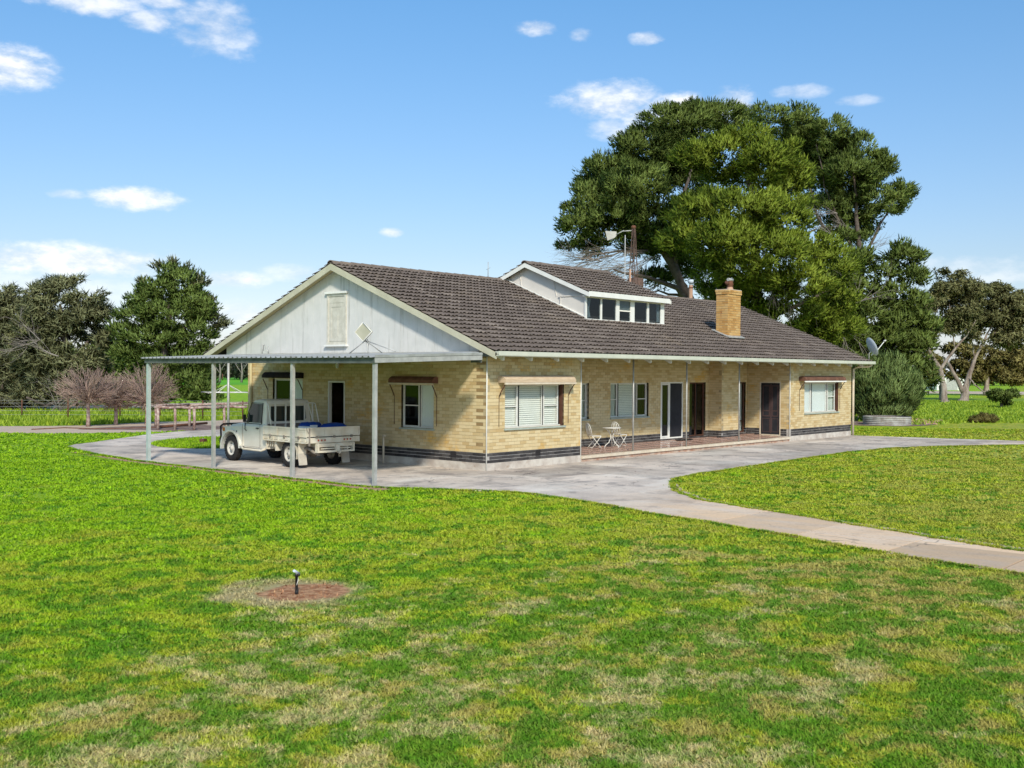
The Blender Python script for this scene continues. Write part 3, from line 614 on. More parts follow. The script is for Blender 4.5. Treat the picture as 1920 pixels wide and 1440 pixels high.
# porch posts, bracing the eave
for x in (6.55, 9.55, 12.95): MB().tube([(x, .03, .17), (x, .03, 3.0)], .024, 8).build('porch_post', m_galv, H)

# ---------------- windows
def Fr(o, u, n):
    o, u, n = map(np.array, (o, u, n)); o = o.astype(float)
    def q(a, b, z): return o + u * a + n * b + Z_ * z
    def bx(mb, a, b, z, tint=0.): mb.ob(o, u, n, Z_, a, b, z, tint)
    return q, bx
def frame_(bx, mb, a0, a1, z0, z1, w, b0, b1, zmid=None):
    bx(mb, (a0, a0 + w), (b0, b1), (z0, z1)); bx(mb, (a1 - w, a1), (b0, b1), (z0, z1)); bx(mb, (a0 + w, a1 - w), (b0, b1), (z0, z0 + w)); bx(mb, (a0 + w, a1 - w), (b0, b1), (z1 - w, z1))
    if zmid: bx(mb, (a0 + w, a1 - w), (b0, b1 - .004), (zmid - w / 2, zmid + w / 2))
def window(o, u, n, a0, a1, z0, z1, bays, rev=-.07, sill=m_sill, back='blind', fmat=None, brown=None, name='window', slat=.055, parent=None):
    "bays: list of (a0, a1, midrail height or None, back kind)"
    q, bx = Fr(o, u, n); fm = fmat or m_alu; fr = MB(); frame_(bx, fr, a0 + .003, a1 - .003, z0 + .003, z1 - .003, .03, rev - .05, rev)
    for i in range(1, len(bays)): x = (bays[i][0] + bays[i - 1][1]) / 2; bx(fr, (x - .022, x + .022), (rev - .052, rev - .002), (z0 + .033, z1 - .033))
    f = fr.build(name, fm, parent or H)
    for (b0, b1, zm, bk_) in bays:
        m = MB(); frame_(bx, m, b0, b1, z0 + .035, z1 - .035, .028, rev - .03, rev + .008, zm); m.build('sash', fm, f)
        g = MB(); bx(g, (b0 + .02, b1 - .02), (rev - .022, rev - .017), (z0 + .05, z1 - .05)); g.build('pane', m_glass if bk_ in ('blind', 'holland', 'curtain') else m_gdark, f)
        if bk_ == 'blind':
            s = MB(); z = z0 + .04
            while z < z1 - .05: s.add([q(b0 - .01, rev - .050, z), q(b1 + .01, rev - .050, z), q(b1 + .01, rev - .070, z + slat * .88), q(b0 - .01, rev - .070, z + slat * .88)], [(0, 1, 2, 3)]); z += slat
            s.build('blind', m_blind, f, fix=False)
        elif bk_ == 'holland':
            s = MB(); bx(s, (b0, b1), (rev - .05, rev - .045), (z0 + .06, z1)); bx(s, (b0 + .0, b1), (rev - .055, rev - .04), (z0 + .04, z0 + .06)); s.build('blind', m_holl, f)
        elif bk_ == 'curtain':
            k = 26; s = MB(); A = [q(b0 + (b1 - b0) * i / k, rev - .08 + .022 * math.sin(i * 1.9), z0 + .02) for i in range(k + 1)]; B = [q(b0 + (b1 - b0) * i / k, rev - .08 + .022 * math.sin(i * 1.9), z1) for i in range(k + 1)]
            s.add(A + B, [(i, i + 1, k + 2 + i, k + 1 + i) for i in range(k)], True); s.build('curtain', m_curt, f, fix=False)
    for i in range(1, len(bays)):
        s = MB(); e = bays[i][0] if bays[i][2] is None else bays[i - 1][1]; bx(s, (e - .014, e + .016), (rev - .02, rev + .014), (z0 + .04, z1 - .04)); s.build('dark_gap_strip', m_blkp, f)  # black strips stand in for the dark gaps beside the sashes
    if sill:
        s = MB(); s.ob(q(0, 0, 0), u, n, Z_, (a0 - .04, a1 + .04), (-.10, .045), (z0 - .045, z0 - .002)); s.build('sill', sill, f)
    if brown:
        s = MB(); bx(s, (brown, brown + .03), (-.11, -.004), (z0, z1)); s.build('reveal_board', m_brown, f)
    dk = MB(); bx(dk, (a0 - .3, a1 + .3), (-.62, -.60), (max(.1, z0 - .3), z1 + .3)); dk.build('unlit_room_sheet', m_dark, f)  # black sheet close behind the opening, painting in the unlit room
    return f
o0 = (0, 0, 0)
window(o0, X_, -Y_, .70, 3.16, 1.06, 2.2, [(.74, 1.26, 1.62, 'blind'), (1.31, 2.30, None, 'blind'), (2.35, 2.98, 1.62, 'blind')], brown=3.08)
window(o0, X_, -Y_, 17.9, 20.93, 1.02, 2.18, [(17.95, 18.55, None, 'holland'), (18.62, 19.95, None, 'holland'), (20.05, 20.72, 1.62, 'curtain')], brown=20.86)
oR = (0, RB, 0)
window(oR, X_, -Y_, 5.0, 6.66, 1.07, 2.2, [(5.05, 5.4, None, 'blind'), (5.45, 6.15, None, 'blind'), (6.2, 6.58, 1.65, 'curtain')])
window(oR, X_, -Y_, 7.8, 9.97, 1.07, 2.2, [(7.85, 8.24, 1.65, 'curtain'), (8.29, 9.28, None, 'blind'), (9.36, 9.90, 1.65, 'dark')])
window(o0, Y_, -X_, 1.88, 3.12, 1.0, 2.2, [(1.92, 2.44, None, 'holland'), (2.49, 3.08, 1.6, 'dark')], brown=None)
window(o0, Y_, -X_, 7.35, 8.8, 1.0, 2.27, [(7.40, 7.95, None, 'holland'), (8.0, 8.75, 1.5, 'dark')], brown=None)
window(oR, X_, -Y_, 15.75, 16.58, .28, 2.2, [(15.8, 16.53, .72, 'curtain')], fmat=m_brown, sill=None)
window(oR, X_, -Y_, 12.54, 13.64, .26, 2.2, [(12.6, 13.06, None, 'dark'), (13.1, 13.58, None, 'dark')], fmat=m_brown, sill=None)
# sliding door: bright frame, glass half and security screen half
q, bx = Fr(oR, X_, -Y_)
d = MB(); frame_(bx, d, 10.7, 12.1, .27, 2.2, .045, -.09, .004); f = d.build('sliding_door', m_trimw, H)
m = MB(); frame_(bx, m, 10.76, 11.24, .32, 2.15, .05, -.05, -.01); m.build('sash', m_trimw, f)
m = MB(); bx(m, (10.8, 11.2), (-.04, -.034), (.36, 2.12)); m.build('pane', m_gdark, f)
m = MB(); bx(m, (11.27, 12.03), (-.03, -.008), (.32, 2.14)); m.build('screen', m_mesh, f)
m = MB(); bx(m, (11.22, 11.29), (-.032, .0), (.30, 2.16)); m.build('stile', m_trimw, f)
m = MB(); bx(m, (10.5, 12.3), (-.66, -.64), (.2, 2.4)); m.build('unlit_room_sheet', m_dark, f)
# step under the door and the doormat
# front door in the return wall
q, bx = Fr((BX2, 0, 0), Y_, -X_)
d = MB(); frame_(bx, d, .36, 1.22, .2, 2.2, .04, -.08, .006); f = d.build('door', m_nose, H)
leaf = MB(); bx(leaf, (.40, 1.18), (-.06, -.028), (.24, 2.16)); leaf.build('door_leaf', m_mesh, f)
m = MB()
for (a, b) in ((.46, .74), (.80, 1.12)):
    frame_(bx, m, a, b, .9, 2.08, .05, -.028, -.016, 1.12)
    frame_(bx, m, a, b, .32, .84, .03, -.028, -.018)
bx(m, (.745, .795), (-.028, -.012), (.28, 2.12)); m.build('door_grille', M('door_brown', (.085, .055, .055), (.06, .04, .04), .6), f)
# side door under the carport, standing open on a near-black sheet for the unlit room
q, bx = Fr(o0, Y_, -X_)
d = MB(); w_ = .045
for a in (5.44, 6.135): bx(d, (a, a + w_), (-.10, .008), (.24, 2.22))
bx(d, (5.485, 6.135), (-.10, .008), (2.175, 2.22)); f = d.build('door_frame', m_trimw, H)
m = MB(); bx(m, (5.2, 6.4), (-.75, -.73), (.2, 2.4)); m.build('unlit_room_sheet', m_dark, f)

# ---------------- awnings (rolled canvas hoods on folding arms)
def awning(o, u, n, a0, a1, zt, can, lip, dep=.26, band=True):
    q, bx = Fr(o, u, n); m = MB(); poly = [(.0, zt), (.10, zt + .02), (dep - .05, zt - .02), (dep, zt - .07), (dep, zt - .15), (dep - .03, zt - .155), (.0, zt - .16)]
    m.loft([[q(a0, b, z) for b, z in poly], [q(a1, b, z) for b, z in poly]]); A = m.build('awning', can, H)
    if lip:
        s = MB(); bx(s, (a0 - .01, a1 + .01), (dep - .025, dep + .012), (zt - .205, zt - .155)); s.build('awning_bar', lip, A)
    for a in (a0 + .03, a1 - .03):
        s = MB(); s.tube([q(a, dep - .02, zt - .19), q(a, .10, zt - .36), q(a, .03, zt - .50)], .014, 6); s.tube([q(a, .02, zt - .5), q(a, .02, zt - 1.28)], .007, 5); s.build('awning_arm', m_brown, A)
awning(o0, X_, -Y_, .42, 3.36, 2.40, m_awn, m_nose)
awning(o0, X_, -Y_, 17.42, 21.05, 2.40, m_awnb, m_trimw)
awning(o0, Y_, -X_, 1.72, 3.40, 2.36, m_awnb, m_nose, .22)
awning(o0, Y_, -X_, 7.3, 9.05, 2.44, m_awnk, None, .22)
# vents in the plinth
for (o, u, n, a) in ((o0, X_, -Y_, 1.95), (o0, Y_, -X_, 1.05)):
    q, bx = Fr(o, u, n); m = MB(); bx(m, (a, a + .2), (-.02, .006), (.292, .45))
    for i in range(5): bx(m, (a + .01 + i * .04, a + .03 + i * .04), (.006, .012), (.30, .445))
    m.build('vent_brick', m_bmortar if 0 else m_black, H)

# ---------------- gable end
GY1 = 11.17
rc_ = random.Random(4); y = 0.
while y < GY1 - .01:
    y1 = min(y + .31, GY1); mb = MB(); f = lambda t: RZ(t) - .15
    pts = [(y + .0025, 2.9974), (y1 - .0025, 2.9974), (y1 - .0025, f(y1))] + ([(RY, f(RY))] if y < RY < y1 else []) + [(y + .0025, f(y))]
    e = rc_.uniform(0, .004); mb.prism(pts, (0, 0, 0), Y_, Z_, -X_, .02, .032 + e); mb.build('cladding_board', m_clad, H); y = y1
mb = MB(); mb.prism([(0, 2.99), (GY1, 2.99), (GY1, RZ(GY1) - .12), (RY, RZ(RY) - .12), (0, RZ(0) - .12)], (0, 0, 0), Y_, Z_, -X_, -.02, .019); mb.build('gable_backing', m_deck, H)
MB().box(-.045, -.015, -.01, GY1 + .02, 2.965, 2.997).build('gable_flashing', m_trimw, H)
# loft hatch
q, bx = Fr(o0, Y_, -X_); m = MB(); frame_(bx, m, 5.33, 6.17, 3.26, 4.72, .07, .03, .075); f = m.build('loft_hatch', m_hatch, H)
m = MB(); bx(m, (5.40, 6.10), (.028, .048), (3.33, 4.65)); m.build('hatch_leaf', m_hatch, f)
m = MB(); frame_(bx, m, 5.42, 6.08, 3.36, 4.44, .10, .048, .058); bx(m, (5.42, 6.08), (.048, .056), (4.46, 4.62)); bx(m, (5.70, 5.72), (.048, .060), (3.5, 4.1)); m.build('hatch_rail', m_hatch, f)
m = MB(); bx(m, (5.27, 6.23), (.03, .13), (3.21, 3.26)); bx(m, (5.28, 6.22), (.03, .12), (4.72, 4.78)); m.build('hatch_sill', m_trimw, f)
# bargeboards, soffits, second gable
for xx, nx_ in ((RX0, -1), (RX1, 1)):
    for s in (0, 1):
        ya, yb = (EY, RY) if s == 0 else (2 * RY - EY, RY)
        m = MB(); A = [(ya, RZ(ya) - .06), (yb, RZ(yb) - .06), (yb, RZ(yb) - .24), (ya, RZ(ya) - .22)]
        m.prism(A, (xx, 0, 0), Y_, Z_, X_, 0, .03 * -nx_); m.build('bargeboard', m_cream, H)
        m = MB(); x0, x1 = (xx + .03, 0.0) if nx_ < 0 else (XE, xx - .03)
        A = [(ya, RZ(ya) - .125), (yb, RZ(yb) - .125), (yb, RZ(yb) - .14), (ya, RZ(ya) - .14)]; m.prism(A, (0, 0, 0), Y_, Z_, X_, x0, x1); m.build('verge_soffit', m_beige, H)
mb = MB(); mb.prism([(0, 3.05), (YW, 3.05), (YW, RZ(YW) - .15), (RY, RZ(RY) - .15), (0, RZ(0) - .15)], (XE, 0, 0), Y_, Z_, X_, -.05, 0); mb.build('gable_backing', m_clad, H)
mb = MB(); mb.box(-.01, .06, YW, GY1 + .05, 2.88, 2.99); mb.tube([(.0, 11.1, 0), (.0, 11.1, 2.9)], .04, 8); mb.build('rear_post', m_galv, H)
# roof deck, rafters, gutter
m = MB(); D_ = .10
m.prism([(EY + .04, RZ(EY + .04) - .05), (RY, RZ(RY) - .05), (2 * RY - EY, RZ(EY) - .05), (2 * RY - EY, RZ(EY) - .05 - D_ * .5), (RY, RZ(RY) - .05 - D_ * .5), (EY + .04, RZ(EY + .04) - .05 - D_ * .5)], (0, 0, 0), Y_, Z_, X_, RX0 + .035, RX1 - .035)
m.build('roof', m_deck, H); roof = bpy.data.objects['roof']
for i in range(21):
    x = .05 + 1.103 * i
    m = MB(); m.prism([(EY + .12, RZ(EY + .12) - .11), (.35, RZ(.35) - .11), (.35, RZ(.35) - .24), (EY + .16, RZ(EY + .12) - .30), (EY + .12, RZ(EY + .12) - .29)], (x, 0, 0), Y_, Z_, X_, 0, .05); m.build('rafter', m_trimw, H)
m = MB(); gp_ = [(EY + .02, 2.905), (EY - .09, 2.905), (EY - .105, 2.925), (EY - .105, 3.03), (EY - .075, 3.03), (EY - .085, 2.925), (EY + .0, 2.925), (EY + .0, 3.02), (EY + .02, 3.02)]
m.loft([[(RX0 - .0, y, z) for y, z in gp_], [(RX1 + .1, y, z) for y, z in gp_]]); m.build('gutter', m_gutter, H)
m = MB(); m.box(RX0 + .03, RX1, EY + .025, EY + .05, 2.90, 3.03); m.build('fascia', m_cream, H)
# ---------------- roof tiles
TW, TG = .302, .312
def tile_mesh():
    mb = MB(); prof = [(0, .014), (.04, .040), (.10, .050), (.145, .016), (.19, .008), (.225, .036), (.265, .040), (.300, .012)]
    L = TG / math.cos(math.atan(RS)) * 0 + TG + .03
    n = len(prof); V = []
    for (u, h) in prof: V.append((u, 0, h + .046))
    for (u, h) in prof: V.append((u, L, h - .006))
    for (u, h) in prof: V.append((u, .004, h + .030))
    F = [(i, i + 1, n + i + 1, n + i) for i in range(n - 1)] + [(2 * n + i, 2 * n + i + 1, i + 1, i) for i in range(n - 1)] + [(2 * n, 0, n, ), (3 * n - 1, 2 * n - 1, n - 1)]
    mb.add(V, F, False); return mb
TM = tile_mesh(); TV = np.array(TM.v); TF = TM.f
tme = TM.mesh('roof_tile'); tme.materials.append(m_tile)
def tile_frames():
    al = math.atan(RS); out = []; v = np.array((0, math.cos(al), math.sin(al))); w = np.array((0, -math.sin(al), math.cos(al)))
    slope = (RY - EY) / math.cos(al); rows = int(slope / TG) + 1; cols = int((RX1 - RX0) / TW)
    tw = (RX1 - RX0) / cols
    for r in range(rows):
        s = min(r * TG, slope - TG * .9); y = EY + s * math.cos(al); z = RZ(y) - .052
        for c in range(cols):
            x = RX0 + c * tw
            if 7.35 < x + .15 < 11.3 and y > 2.3: continue
            out.append((np.array((x, y, z)), X_, v, w))
    # front slope of the dormer roof
    v2, w2 = v, w; sl = (4.6 - 1.98) / math.cos(al); rows2 = int(sl / TG) + 1; c2 = int((11.62 - 6.9) / TW); tw2 = (11.62 - 6.9) / c2
    for r in range(rows2):
        s = min(r * TG, sl - TG * .9); y = 1.98 + s * math.cos(al); z = DZ(y) - .052
        for c in range(c2): out.append((np.array((6.9 + c * tw2, y, z)), X_, v, w))
    # back slopes: the verge columns that show from the gable side
    vb = np.array((0, -math.cos(al), math.sin(al))); wb = np.array((0, math.sin(al), math.cos(al)))
    for r in range(rows):
        s = min(r * TG, slope - TG * .9); y = 2 * RY - EY - s * math.cos(al); z = RZ(y) - .052
        for c in range(cols):
            out.append((np.array((RX0 + (c + 1) * tw, y, z)), -X_, vb, wb))
    for r in range(5):
        y = 6.1 - r * TG * math.cos(al); z = DZ(y) - .052
        for c in range(c2): out.append((np.array((6.9 + (c + 1) * tw2, y, z)), -X_, vb, wb))
    return out
def DZ(y): return 5.075 + RS * ((y if y <= 4.6 else 9.2 - y) - 2.0)
fr = tile_frames(); rt = random.Random(9)
fr.sort(key=lambda f: np.linalg.norm(f[0] - CAM) + (50 if f[2][1] < 0 else 0))
V = []; F = []; T = []
for i, (o, u, v, w) in enumerate(fr):
    jit = rt.uniform(-.003, .004); t = rt.random() ** 1.3; al = rt.uniform(-.004, .004)
    if i < 296:
        ob = bpy.data.objects.new('roof_tile', tme); COL.objects.link(ob); ob.parent = H; p = o + w * jit
        ob.matrix_local = Matrix(((u[0], v[0], w[0], p[0]), (u[1], v[1], w[1], p[1]), (u[2], v[2], w[2], p[2]), (0, 0, 0, 1))); ob['tint'] = t
    else:
        n0 = len(V) * len(TV); V.append(o + TV[:, :1] * u + TV[:, 1:2] * (v + w * al) + (TV[:, 2:] + jit) * w); F += [tuple(k + n0 for k in f) for f in TF]; T += [max(t, .002)] * len(TF)
mb = MB(); mb.v = [tuple(p) for p in np.concatenate(V)]; mb.f = F; mb.sm = [False] * len(F); mb.t = T
mb.build('roof_tile', m_tile, H, fix=False, kind='stuff')
# ridge capping, one piece at a time
def ridge(x0, x1, y, z):
    k = 8; mb = MB(); A = []; B = []
    for i in range(k + 1):
        a = math.pi * i / k; A.append((0, math.cos(a) * .135, math.sin(a) * .095 - .01)); B.append((.425, math.cos(a) * .12, math.sin(a) * .08 - .01))
    C = [(0, p[1] * .9, p[2] - .025) for p in A]
    mb.add(A + B + C, [(i, i + 1, k + 2 + i, k + 1 + i) for i in range(k)] + [(2 * k + 2 + i, 2 * k + 3 + i, i + 1, i) for i in range(k)], True); me = mb.mesh('ridge_tile'); me.materials.append(m_tile)
    x = x0
    while x < x1 - .2:
        o = bpy.data.objects.new('ridge_tile', me); COL.objects.link(o); o.parent = H; o.location = (x, y, z + rt.uniform(-.006, .006)); o['tint'] = rt.random() * .8; x += .39
ridge(RX0 - .01, RX1, RY, RZ(RY) - .045); ridge(6.88, 11.6, 4.6, DZ(4.6) - .045)

# ---------------- dormer
dm = MB(); dm.prism([(1.98, DZ(1.98) - .055), (4.6, DZ(4.6) - .055), (6.2, DZ(6.2) - .055), (6.2, DZ(6.2) - .10), (4.6, DZ(4.6) - .11), (1.98, DZ(1.98) - .10)], (0, 0, 0), Y_, Z_, X_, 6.95, 11.57); dorm = dm.build('dormer', m_deck, H)
for x0, x1 in ((7.12, 7.2), (11.42, 11.5)):
    m = MB(); m.prism([(2.24, 4.02), (2.24, DZ(2.24) - .12), (4.6, DZ(4.6) - .12), (6.3, DZ(6.3) - .12), (6.3, RZ(6.3) - .1), (RY, RZ(RY) - .1)], (0, 0, 0), Y_, Z_, X_, x0, x1); m.build('dormer_cheek', m_dside, dorm)
m = MB(); m.prism([(2.22, 4.06), (2.22, 4.93), (3.25, 4.93), (3.25, 4.52)], (0, 0, 0), Y_, Z_, X_, 7.085, 7.119); m.box(7.06, 7.085, 2.2, 3.30, 4.93, 4.97); m.box(7.07, 7.085, 3.22, 3.25, 4.55, 4.93); m.build('dormer_panel', m_dside, dorm)
for (y, a) in ((3.55, 0), (5.0, .0)):
    m = MB(); m.bar((7.112, y - .12, max(RZ(y - .12), 4.97) + .0), (7.112, y, DZ(y) - .13), .012, .03, up=(1, 0, 0)); m.build('cover_strip', m_dside, dorm)
for yy, ye in ((1.95, 4.6), (6.25, 4.6)):
    for xx in (6.9, 11.60):
        m = MB(); m.prism([(yy, DZ(yy) - .05), (ye, DZ(ye) - .05), (ye, DZ(ye) - .19), (yy, DZ(yy) - .18)], (xx, 0, 0), Y_, Z_, X_, 0, .03); m.build('dormer_bargeboard', m_trimw, dorm)
m = MB(); m.box(6.94, 11.57, 1.96, 2.0, 4.90, 5.055); m.box(6.94, 11.57, 2.0, 2.24, 4.90, 4.925); m.build('dormer_fascia', m_trimw, dorm)
# flashing where the cheek meets the roof
m = MB(); m.bar((7.06, 2.2, RZ(2.2) + .05), (7.06, RY, RZ(RY) + .05), .05, .03); m.build('flashing', m_trimw, dorm)
# dormer front: frame and five sashes
YF = 2.2; m = MB()
m.box(7.04, 11.54, YF - .03, YF + .04, 4.06, 4.21); m.box(7.04, 11.54, YF - .02, YF + .04, 4.87, 4.93)
for (a, b) in ((7.04, 7.09), (7.82, 7.90), (8.68, 8.86), (9.50, 9.73), (10.49, 10.60), (11.33, 11.54)): m.box(a, b, YF - .025, YF + .04, 4.21, 4.87)
dw = m.build('dormer_window', m_trimw, dorm)
for i, (a, b) in enumerate(((7.09, 7.82), (7.90, 8.68), (8.86, 9.50), (9.73, 10.49), (10.60, 11.33))):
    pass
gm = MB(); gm.box(7.06, 11.5, YF + .005, YF + .010, 4.2, 4.88); gm.build('dormer_pane', m_glass if 0 else glass_mat('attic_glass', .1, (.55, .6, .62)), dorm)
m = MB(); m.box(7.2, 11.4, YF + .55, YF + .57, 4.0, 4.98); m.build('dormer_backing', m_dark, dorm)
m = MB(); m.box(8.86, 9.50, YF + .03, YF + .04, 4.53, 4.88); m.box(8.86, 9.5, YF - .02, YF + .0, 4.52, 4.56); m.build('dormer_blind', m_blind, dorm)
def drape(a0, a1, seg, nm, par, y=YF + .06, z0=4.24, z1=4.87, pinch=None):
    k = 10; s = MB(); rows = []
    for j in range(7):
        t = j / 6; w_ = 1 if not pinch else (1 - pinch * (1 - abs(2 * t - .9)) if t < .95 else 1)
        rows.append([(a0 + (a1 - a0) * w_ * i / k, y + .02 * math.sin(i * 2.), z0 + (z1 - z0) * t) for i in range(k + 1)])
    s.add([p for r in rows for p in r], [(j * (k + 1) + i, j * (k + 1) + i + 1, (j + 1) * (k + 1) + i + 1, (j + 1) * (k + 1) + i) for j in range(6) for i in range(k)], True); s.build(nm, m_holl, par, fix=False)
drape(7.10, 7.42, 1, 'dormer_curtain', dorm, pinch=.35); drape(11.18, 11.33, 1, 'dormer_curtain', dorm)

# ---------------- chimney
cx0, cx1, cy0, cy1, cz1 = 14.20, 15.12, 1.2, 1.68, 5.50
m = MB(); m.box(cx0 + .008, cx1 - .008, cy0 + .008, cy1, 3.5, cz1); ch = m.build('chimney', m_mortar, H)
m = MB(); z = 3.55; k = 0
while z < cz1:
    out = .03 if z > cz1 - .19 else 0
    for (o, u, n, L) in (((cx0, cy0, 0), X_, -Y_, cx1 - cx0), ((cx0, cy0, 0), Y_, -X_, cy1 - cy0), ((cx1, cy0, 0), Y_, X_, cy1 - cy0), ((cx0, cy1, 0), X_, Y_, cx1 - cx0)):
        s = (k % 2) * .12 - .12; a = s
        while a < L:
            p, q2 = max(a, 0 - out), min(a + .24, L + out); a += .24
            if q2 - p > .03: m.ob(o, u, n, Z_, (p + .006, q2 - .006), (-.06, out + rb.uniform(0, .005)), (z, z + .072), max(.01, rb.random()))
    z += .086; k += 1
m.build('chimney_brick', m_chim, ch, fix=False, kind='stuff')
m = MB(); m.box(cx0 - .02, cx1 + .02, cy0 - .02, cy1 + .02, cz1 + .0, cz1 + .035); m.build('chimney_cap', m_conc, ch)
m = MB(); m.lathe([(.14, 0), (.11, .08), (.10, .14), (.001, .14)], (14.72, 1.42, cz1 + .03), k=14); m.build('chimney_pot', m_terra, ch)
m = MB(); m.lathe([(.12, 0), (.10, .06), (.14, .10), (.10, .14), (.12, .2), (.001, .2)], (14.72, 1.42, cz1 + .15), k=12); m.tube([(14.55, 1.42, cz1 + .25), (14.45, 1.42, cz1 + .31)], .06, 8); m.build('cowl', m_rust, ch)
m = MB(); m.tube([(14.58, 1.42, cz1 + .41), (14.90, 1.42, cz1 + .41)], .06, 10); m.build('cowl_cap', m_galv, ch)
m = MB(); m.prism([(cy0 - .14, RZ(cy0 - .14) + .05), (cy1 + .1, RZ(cy1 + .1) + .05), (cy1 + .1, RZ(cy1 + .1) + .08), (cy0 - .14, RZ(cy0 - .14) + .08)], (0, 0, 0), Y_, Z_, X_, cx0 - .16, cx1 + .08); m.build('chimney_flashing', m_galv, ch)
# flue behind the ridge
m = MB(); m.lathe([(.085, 0), (.085, .95)], (19.7, 6.1, 5.3), k=12); fl_ = m.build('flue', m_terra, H)
m = MB(); m.lathe([(.06, 0), (.07, .12), (.12, .12), (.12, .26), (.001, .28)], (19.7, 6.1, 6.22), k=12); m.build('flue_cap', m_dish, fl_)
m = MB(); m.lathe([(.10, 0), (.10, .05), (.088, .05)], (19.7, 6.1, 6.12), k=12); m.build('flue_collar', m_rust, fl_)
# wall light over the side door, plug point
m = MB(); m.lathe([(.001, 0), (.05, 0), (.06, .04), (.035, .05)], (-.09, 5.68, 2.78), k=10); wl = m.build('wall_light', m_blkp, H)
m = MB(); m.lathe([(.045, 0), (.05, -.12), (.03, -.19), (.001, -.2)], (-.09, 5.68, 2.78), k=10); m.build('lamp_glass', m_holl, wl)
# ------------------------------------------------------------------ carport
CX, CY0, CY1 = -4.25, -.54, 8.66
cp = empty('carport', (CX, CY0, 0), 0, 'lean-to steel carport with corrugated sheet roof on four slim posts against the gable end', 'carport')
O = (CX, CY0, 0)
for y in (8.66, 5.57, 2.34, -.54):
    mb = MB(); w = .040 if y < 8 else .045
    mb.box(CX - w, CX - w + .012, y - w, y + w, 0, 2.69); mb.box(CX - w + .012, CX + w, y - w, y - w + .012, 0, 2.69); mb.box(CX - w + .012, CX + w, y + w - .012, y + w, 0, 2.69); mb.box(CX + w - .02, CX + w, y - w + .012, y - w + .03, 0, 2.69); mb.box(CX - w - .02, CX + w + .02, y - w - .02, y + w + .02, .018, .03)
    mb.build('post', m_blgal if y > 8 else m_galv, cp, O)
def beamz(x): return 2.69 + (x - CX) * .042
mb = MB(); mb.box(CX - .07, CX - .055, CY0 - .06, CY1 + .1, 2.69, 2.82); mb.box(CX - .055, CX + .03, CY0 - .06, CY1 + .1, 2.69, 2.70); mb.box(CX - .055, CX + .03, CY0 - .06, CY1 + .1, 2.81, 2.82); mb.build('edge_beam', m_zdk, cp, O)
mb = MB(); q = [(CX - .07, 2.70), (-.85, 2.70 + .105), (-.85, 2.80 + .115), (CX - .07, 2.81)]; mb.prism(q, (0, CY0 - .075, 0), X_, Z_, Y_, 0, .012); mb.build('front_beam', m_galv, cp, O)
mb = MB(); q = [(CX - .07, 2.815), (-.85, 2.925), (-.85, 2.985), (CX - .07, 2.87)]; mb.prism(q, (0, CY0 - .085, 0), X_, Z_, Y_, 0, .012); mb.build('front_flashing', m_zinc, cp, O)
MB().box(-.86, -.845, CY0 - .06, CY0 + .3, 2.74, 2.96).build('beam_end', m_zdk, cp, O)
for i in range(5):
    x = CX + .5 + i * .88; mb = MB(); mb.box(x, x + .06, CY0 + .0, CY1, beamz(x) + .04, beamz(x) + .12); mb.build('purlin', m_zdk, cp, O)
for y in (2.34, 5.57, 8.60):
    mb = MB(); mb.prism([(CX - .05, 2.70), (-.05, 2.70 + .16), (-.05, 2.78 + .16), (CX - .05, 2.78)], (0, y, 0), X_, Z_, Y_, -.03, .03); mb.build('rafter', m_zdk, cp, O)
# roof sheets, ribs running across, each sheet its own piece
rib = .1935; ns_ = 4; x0, x1 = CX - .14, -.045; y = CY0 - .07; k = 0
while y < CY1 + .15:
    prof = []
    for r in range(ns_):
        b = r * rib; prof += [(b, 0), (b + .095, 0), (b + .115, .032), (b + .150, .032), (b + .170, 0)]
    prof += [(ns_ * rib + .02, 0)]
    mb = MB(); A = []; B = []
    for (a, h) in prof:
        yy = min(y + a, CY1 + .17); xe = x1 if yy > .05 else -.86
        A.append((x0, yy, beamz(x0) + .135 + h + k % 2 * .001)); B.append((xe, yy, beamz(xe) + .135 + h + k % 2 * .001))
    n = len(A); A2 = [(p[0], p[1], p[2] - .006) for p in A]; B2 = [(p[0], p[1], p[2] - .006) for p in B]
    mb.add(A + B + A2 + B2, [(i, i + 1, n + i + 1, n + i) for i in range(n - 1)] + [(2 * n + i, 3 * n + i, 3 * n + i + 1, 2 * n + i + 1) for i in range(n - 1)] + [(i, 2 * n + i, 2 * n + i + 1, i + 1) for i in range(n - 1)])
    mb.build('roof_sheet', m_zinc, cp, O, fix=False); y += ns_ * rib; k += 1
mb = MB(); yy = CY0; 
while yy < CY1 + .1:
    mb.box(CX - .125, CX - .12, yy + .02, yy + .085, 2.80, 2.825); yy += rib
mb.build('scalloped_flashing', m_zdk, cp, O)

